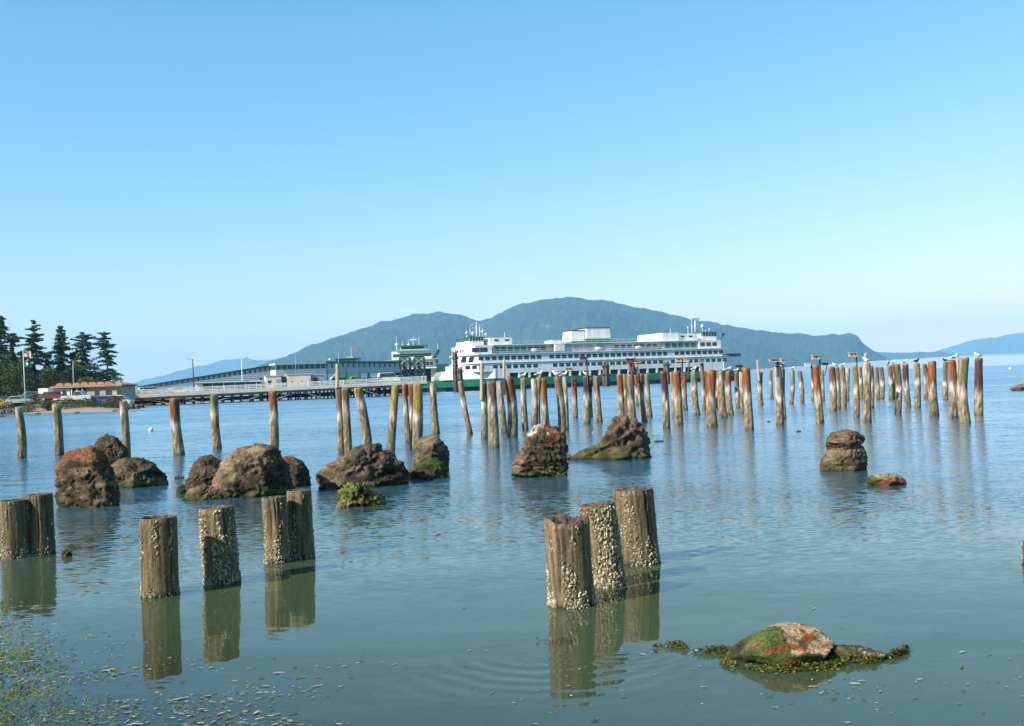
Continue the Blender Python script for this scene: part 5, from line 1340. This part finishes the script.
# car deck: back wall inside, posts, solid ends
so0, so1 = fs(508), fs(700)
fpart(MB().prism([(sA+5+k*1.5, BW/2-hwid(sA+5+k*1.5)+.3) for k in range(7)]+[(sA+5+k*1.5, BW/2+hwid(sA+5+k*1.5)-.3) for k in range(6, -1, -1)], 3.11, 6.9), 'bow_casing', M['white'])
fpart(MB().box(sA+13, so0, .16, .6, 3.105, z1), 'side_wall', M['white'])
fpart(MB().box(so1, sB-13, .16, .6, 3.105, z1), 'side_wall', M['white'])
fpart(MB().box(so0, so1, .16, .5, 4.45, z1), 'side_wall', M['white'])
fpart(MB().box(sA+10, fs(724), 2.2, 2.6, 3.105, z1), 'casing', M['dkgreen'])
fpart(MB().box(sA+13, sB-13, BW-.6, BW-.16, 3.105, z1), 'side_wall', M['white'])
k = 0; s = so0
while s < so1-1:
    fpart(MB().box(s, s+.55, .17, .5, 3.105, 4.447), 'frame_post', M['white']); s += 3.05
fpart(MB().prism(octo(eL(451), fs(725.5,5), 2.5), z1+.003, z1+.2), 'passenger_deck_floor', M['white'])
fpart(MB().prism(octo(eL(453.5), fs(724,5), 3), z1+.203, 7.25), 'cabin_wall', M['white'])
fpart(MB().prism(octo(eL(451), fs(727,5), 2.5, -.1, BW+.1), 7.253, 7.42), 'upper_deck_floor', M['white'])
fpart(MB().prism(octo(eL(452.5), fs(722.5,5), 3), 7.423, 9.55), 'cabin_wall', M['white'])
fpart(MB().prism(octo(eL(450.5), fs(725,5), 2.5, -.2, BW+.2), 9.553, 9.75), 'sun_deck', M['white'])
fpart(MB().prism([(sB-14+k*1.5, BW/2-hwid(sB-14+k*1.5)+.35) for k in range(9)]+[(sB-14+k*1.5, BW/2+hwid(sB-14+k*1.5)-.35) for k in range(8, -1, -1)], 3.11, 7.1), 'stern_casing', M['white'])
# windows
def window_mesh(name, w, h, mat):
    mb = MB(); mb.box(-w/2, w/2, -.035, .1, -h/2, h/2); return mb.mesh(name, mat)
WM = window_mesh('window', 1.32, 1.02, M['glass']); WM2 = window_mesh('window', 1.32, .92, M['glass'])
def win(me, s, z, y=.15, name='window', parent=None):
    o = bpy.data.objects.new(name, me); o.location = (s, y, z); link(o, parent or FE); return o
ZR1 = 8.55; ZR2 = 6.2
s0, s1 = fs(481.5), fs(722); n = 41
for k in range(n):
    f = k/(n-1)
    if k in (10, 31): continue
    win(WM, s0+(s1-s0)*f, ZR1)
s0, s1 = fs(468), fs(729-3.5)
n = 42
for k in range(n):
    if k in (3, 11, 12, 31): continue
    win(WM2, s0+(s1-s0)*k/(n-1), ZR2, .15 if 1 < k < n-2 else .15)
# large green openings near the bow
for px in (464, 471.5):
    a = fs(px); MBm = MB(); MBm.side([(a-.9, 7.5), (a+.6, 7.5), (a+.95, 9.1), (a-.3, 9.1)], .10, .145); fpart(MBm, 'side_opening', M['glass_teal'])
for px in (721.5,):
    a = fs(px)
for k in range(5): 
    a = BW-6-k*2.1; fpart(MB().box(eL(453)-.04, eL(453)-.002, a-.5, a+.5, 10.6, 11.3), 'bridge_window', M['glass'])
# sun deck structures
def topblock(px0, px1, z0, z1_, y0, y1, mat, name, ch=.0):
    a, b = fs(px0, y0), fs(px1, y0); m_ = MB().box(a, b, y0, y1, z0, z1_); return fpart(m_, name, mat), a, b
ZD = 9.753; ZRF = 12.0
# bridge deck, bow end
fpart(MB().prism([(eL(453), 5), (eL(453)+1.5, 1.0), (fs(494), 1.0), (fs(494), BW-1), (eL(453)+1.5, BW-1), (eL(453), BW-5)], ZD, 12.1), 'bridge_deck_house', M['white'])
for px in (477.5, 485.5): a = fs(px, 1); fpart(MB().box(a-1.35, a+.75, .96, 1.1, 10.25, 11.5), 'large_window', M['glass'])
# pilot house block
def pilot(pa, pb, pc, pd, flip, mastx):
    # trapezoid from (pa..pb at deck) to (pc..pd at top)
    y0, y1 = 5.5, BW-5.5
    a, b, c, d = (fs(pa, y1 if not flip else y0), fs(pb, y0), fs(pc, y1 if not flip else y0), fs(pd, y0)); zt = 14.6
    fpart(MB().side([(a, 12.103), (b, 12.103), (d, zt), (c, zt)], y0, y1), 'pilot_house', M['white'])
    ph = fpart(MB().prism([(min(c, d)-.4, y0-.6), (max(c, d)+.4, y0-.6), (max(c, d)+.4, y1+.6), (min(c, d)-.4, y1+.6)], zt+.003, zt+.22), 'visor', M['green'])
    w0, w1 = (fs(470, y0), fs(484, y0)) if not flip else (fs(703, y0), fs(717, y0))
    fpart(MB().box(w0, w1, y0-.5, y1+.5, 12.103, 13.5), 'wheelhouse', M['white'])
    fpart(MB().box(w0-.03, w1+.03, y0-.53, y1+.53, 13.503, 14.45), 'wheelhouse_glazing', M['glass'])
    for k in range(6): s_ = w0+(w1-w0)*k/5; fpart(MB().box(s_-.07, s_+.07, y0-.58, y0-.535, 13.503, 14.45), 'mullion', M['white'])
    fpart(MB().box(w0-.35, w1+.35, y0-.9, y1+.9, 14.453, 14.62), 'wheelhouse_roof', M['green'])
    return w0, w1
w0, w1 = pilot(456, 476, 459.5, 474, False, 476)
v0, v1 = pilot(700, 717, 703, 714, True, 697)
def mast(s, y, z0, z1_, arms, name='radar_mast'):
    m_ = fpart(MB().bar((s, y, z0), (s, y, z1_), .28, .12, 8), name, M['white'], None, True)
    for (dz_, w_) in arms: fpart(MB().box(s-w_, s+w_, y-.08, y+.08, z0+dz_, z0+dz_+.16), 'crosstree', M['white'], m_)
    return m_
mid = BW/2
mm = mast(fs(478, mid), mid, 14.6, 18.9, [(1.6, 1.8), (2.6, 1.3), (3.4, 1.9)])
fpart(MB().box(fs(478, mid)-1.2, fs(478, mid)+1.2, mid-.15, mid+.15, 18.2, 18.45), 'radar', M['pale'], mm)
for px, h in ((468, 2.0), (471.5, 2.8), (474, 1.6), (484, 2.4), (481, 3.2), (487, 1.2)):
    o_ = fpart(MB().bar((fs(px, 7), 7, 14.6), (fs(px, 7), 7, 14.6+h), .09, .05, 6), 'antenna', M['white']); fpart(MB().ball((fs(px, 7), 7, 14.6+h*.6), .38 if h < 2.6 else .2), 'radome', M['white'], o_, True)
mm = mast(fs(697, mid), mid, 14.4, 19.6, [(1.8, 1.0), (4.4, 1.6)])
fpart(MB().box(fs(697, mid)-1.5, fs(697, mid)+1.5, mid-.2, mid+.2, 18.9, 19.25), 'radar', M['pale'], mm)
for px, h in ((689.5, 2.2), (704, 3.0), (707, 1.8), (693.5, 5.5), (711, 1.4)):
    o_ = fpart(MB().bar((fs(px, 7), 7, 14.5), (fs(px, 7), 7, 14.5+h), .08, .04, 6), 'antenna', M['white']); fpart(MB().ball((fs(px, 7), 7, 14.5+min(h, 2.6)*.8), .5 if px == 704 else .25), 'radome', M['white'], o_, True)
# houses beside the pilot houses
o_, a, b = topblock(491, 513, 12.203, 14.2, 3.5, BW-3.5, M['white'], 'officers_house')
for px in (497.5, 508): q_ = fs(px, 3.5); fpart(MB().box(q_-.6, q_+.6, 3.46, 3.498, 13.2, 13.7), 'house_window', M['glass'], o_)
o_, a, b = topblock(680, 699, 12.203, 14.3, 3.5, BW-3.5, M['white'], 'officers_house')
for px in (684, 692): q_ = fs(px, 3.5); fpart(MB().box(q_-.6, q_+.6, 3.46, 3.498, 13.2, 13.7), 'house_window', M['glass'], o_)
topblock(664, 680.2, 12.203, 14.6, 3.0, BW-3.0, M['white'], 'vent_house')
o_ = fpart(MB().bar((fs(506, mid), mid, 14.2), (fs(506, mid), mid, 16), .07, n=6), 'antenna', M['white'])
o_ = fpart(MB().bar((fs(672, mid), mid, 14.6), (fs(672, mid), mid, 16.2), .07, n=6), 'antenna', M['white'])
# long sun deck cabin: shaded green glazed sides under an overhanging roof
fpart(MB().box(fs(494.2, 2), fs(560, 2), 2.2, BW-2.2, ZD, 12.0), 'solarium_wall', M['ltgreen'])
s_ = fs(496, 2)
for k in range(8): a = fs(498.5+k*6.6, 2.2); fpart(MB().box(a-.9, a+.55, 2.15, 2.198, 10.5, 11.5), 'solarium_window', M['glass_teal'])
fpart(MB().box(fs(561, 1.5), fs(612, 1.5), 1.5, BW-1.5, ZD, 11.9), 'machinery_house', M['pale'])
for k in range(4): a = fs(568+k*11, 1.5); fpart(MB().box(a-1.3, a+1.3, 1.44, 1.497, 10.1, 11.5), 'louvre_panel', M['grey'])
fpart(MB().box(fs(612.2, 2), fs(664, 2), 2.2, BW-2.2, ZD, 12.0), 'solarium_wall', M['pale'])
for k in range(7): a = fs(618+k*6.4, 2.2); fpart(MB().box(a-.8, a+.6, 2.15, 2.198, 10.6, 11.4), 'solarium_window', M['glass_teal'])
fpart(MB().box(fs(664.2, 1.2), fs(700, 1.2), 1.4, BW-1.4, ZD, 12.0), 'solarium_wall', M['ltgreen'])
for k in range(5): a = fs(669+k*6.4, 1.4); fpart(MB().box(a-.9, a+.7, 1.35, 1.398, 10.3, 11.5), 'solarium_window', M['glass_teal'])
fpart(MB().box(fs(494.2, 1), fs(700, 1), 1.0, BW-1, 12.003, 12.2), 'sun_deck_roof', M['white'])
fpart(MB().prism([(fs(700, 1), 1.0), (fs(722, 1), 1.0), (fs(725, 1), 6), (fs(725, 1), BW-6), (fs(722, 1), BW-1), (fs(700, 1), BW-1)], ZD, 12.1), 'bridge_deck_house', M['white'])
for px in (704, 710, 716): a = fs(px, 1); fpart(MB().box(a-.9, a+.6, .96, .998, 10.4, 11.5), 'large_window', M['glass'])
# lifeboat station boxes and white lockers
topblock(553, 564, 12.203, 13.1, 3, 8, M['white'], 'raft_locker'); topblock(556, 565.5, 10.0, 11.9, .5, 1.45, M['white'], 'raft_locker')
for px in (536, 600, 640):
    a = fs(px, .6); fpart(MB().bar((a-1, .8, 10.5), (a+1, .8, 10.5), .4, n=10), 'life_raft', M['white'], None, True)
# railings
def railing(pa, pb, z, y, name='railing', h=1.0):
    m_ = MB(); a, b = fs(pa, y), fs(pb, y)
    for q_ in (h, h*.55): m_.bar((a, y, z+q_), (b, y, z+q_), .035, n=4)
    x = a
    while x < b: m_.bar((x, y, z), (x, y, z+h), .03, n=4); x += 2.0
    fpart(m_, name, M['pale'])
railing(494, 664, 9.75, .1); railing(513, 664, 12.2, 1.3); railing(727, 738, 6.2, 3.5)
# funnels
def funnel(pa, pb, pc, pd, yt, y0, y1, band=True):
    a, b, c, d = fs(pa, y0), fs(pb, y0), fs(pc, y0), fs(pd, y0); zt = fsz((pc+pd)/2, yt, y0)[1]
    f_ = fpart(MB().side([(a+.1, 12.9), (b-.1, 12.9), (d, zt-.22), (c, zt-.22)], y0, y1), 'funnel', M['white'])
    fpart(MB().side([(a, 12.203), (b, 12.203), (b-.05, 12.897), (a+.05, 12.897)] if not band else [(a, 12.203), (b, 12.203), (b, 13.6), (a, 13.6)], y0-.06, y1+.06), 'funnel_band', M['green'], f_)
    fpart(MB().side([(c-.15, zt-.217), (d+.15, zt-.217), (d+.1, zt), (c-.1, zt)], y0-.1, y1+.1), 'funnel_cap', M['black'], f_)
funnel(587, 612.5, 588, 611, 327.3, 7, BW-7); funnel(572, 586, 573.5, 586, 330, 7.5, BW-7.5, False)
mm = mast(fs(566.5, 6), 6, 12.2, 15.6, [(1.4, .8), (2.3, .5)], 'signal_mast'); fpart(MB().ball((fs(568.5, 6), 6, 13.6), .5), 'radome', M['white'], mm, True)
# stern platform with green railing
fpart(MB().box(fs(726.5, 5), fs(739, 5), 4, BW-4, 7.0, 7.25), 'end_platform', M['pale'])
m_ = MB().prism([(fs(727.5, 4), 3.9), (fs(741, 4), 3.9), (fs(741, 4), BW-3.9), (fs(740.5, 4), BW-3.9), (fs(740.5, 4), 4.1), (fs(727.5, 4), 4.1)], 7.26, 8.1); fpart(m_, 'end_bulwark', M['dkgreen'])
o_ = fpart(MB().bar((fs(721, 4), 4, 12.1), (fs(724.5, 4), 4, 13.6), .12, n=6), 'searchlight_arm', M['dkgreen']); fpart(MB().ball((fs(724.5, 4), 4, 13.9), .45), 'searchlight', M['black'], o_, True)

# ---------------------------------------------------------------- second ferry, seen end on in the slip behind the pier
Y2 = 292
g0 = P(383, 385, Y2); g1 = P(444, 385, Y2); W2 = g1.x-g0.x
E2 = empty('car_ferry', (g0.x, Y2, 0), math.radians(4)); tag(E2, 'second white and green ferry seen bow on behind the lift towers', 'ferry', 'ferries at the terminal')
def x2(px): return P(px, 385, Y2).x-g0.x
def z2(px, py): return P(px, py, Y2).z
def q2(mb, name, mat, parent=None): return mb.build(name, mat, parent or E2)
q2(MB().prism([(W2*.28, 0), (W2*.72, 0), (W2, 14), (W2, 70), (0, 70), (0, 14)], -2, 1.2), 'hull', M['black'])
q2(MB().prism([(W2*.18, -1), (W2*.82, -1), (W2, 12), (W2, 70), (0, 70), (0, 12)], 1.203, 3.0), 'hull_band', M['green'])
q2(MB().box(x2(386), x2(391), 9, 60, 3.003, 6.8), 'side_wall', M['white']); q2(MB().box(x2(431), x2(436), 9, 60, 3.003, 6.8), 'side_wall', M['white'])
q2(MB().box(x2(391)+.01, x2(431)-.01, 16, 60, 3.003, 6.8), 'casing', M['dkgreen'])
q2(MB().box(x2(385), x2(437), 7, 60, 6.803, 7.1), 'passenger_deck_floor', M['white'])
q2(MB().box(x2(386), x2(436), 9, 60, 7.103, 9.3), 'cabin_wall', M['white'])
for k in range(12): a = x2(388+k*4); q2(MB().box(a-.4, a+.4, 8.95, 8.997, 7.7, 8.6), 'window', M['glass_teal'])
q2(MB().box(x2(384.5), x2(439), 6.5, 60, 9.303, 9.55), 'upper_deck_floor', M['ltgreen'])
q2(MB().box(x2(391), x2(433), 10, 60, 9.553, 12.0), 'bridge_deck_house', M['white'])
q2(MB().box(x2(392.5), x2(431.5), 9.9, 9.997, 10.4, 11.2), 'bridge_window', M['glass_teal'])
q2(MB().box(x2(396), x2(431), 8.8, 50, 12.003, 12.3), 'visor', M['ltgreen'])
q2(MB().box(x2(400), x2(426), 11, 20, 12.303, 13.5), 'wheelhouse', M['white']); q2(MB().box(x2(401), x2(425), 10.9, 10.997, 12.6, 13.3), 'wheelhouse_glazing', M['glass']); q2(MB().box(x2(398), x2(428), 10.3, 21, 13.503, 13.75), 'wheelhouse_roof', M['green'])
q2(MB().side([(x2(432), 9.6), (x2(437), 9.6), (x2(442), 12.0), (x2(439), 12.3)], 9, 11), 'bridge_wing', M['dkgreen'])
q2(MB().box(x2(436.5), x2(449), 12, 40, 6.0, 6.3), 'side_platform', M['pale']); q2(MB().box(x2(436.5), x2(449), 11.9, 11.997, 6.303, 8.0), 'side_screen', M['ltgreen'])
for px, yt in ((396, 334), (402, 339), (408.5, 337), (413.5, 333.5), (419.5, 335), (439, 341)):
    a = x2(px); zt = z2(px, yt); o_ = q2(MB().bar((a, 14, 12.3), (a, 14, zt), .12, .06, 6), 'antenna', M['white'])
    if px in (396, 402, 408.5): q2(MB().ball((a, 14, 12.3+(zt-12.3)*.45), .5), 'radome', M['white'], o_)
    if px == 413.5: q2(MB().box(a-1.0, a+1.0, 13.9, 14.1, zt-1.2, zt-.9), 'radar', M['white'], o_)
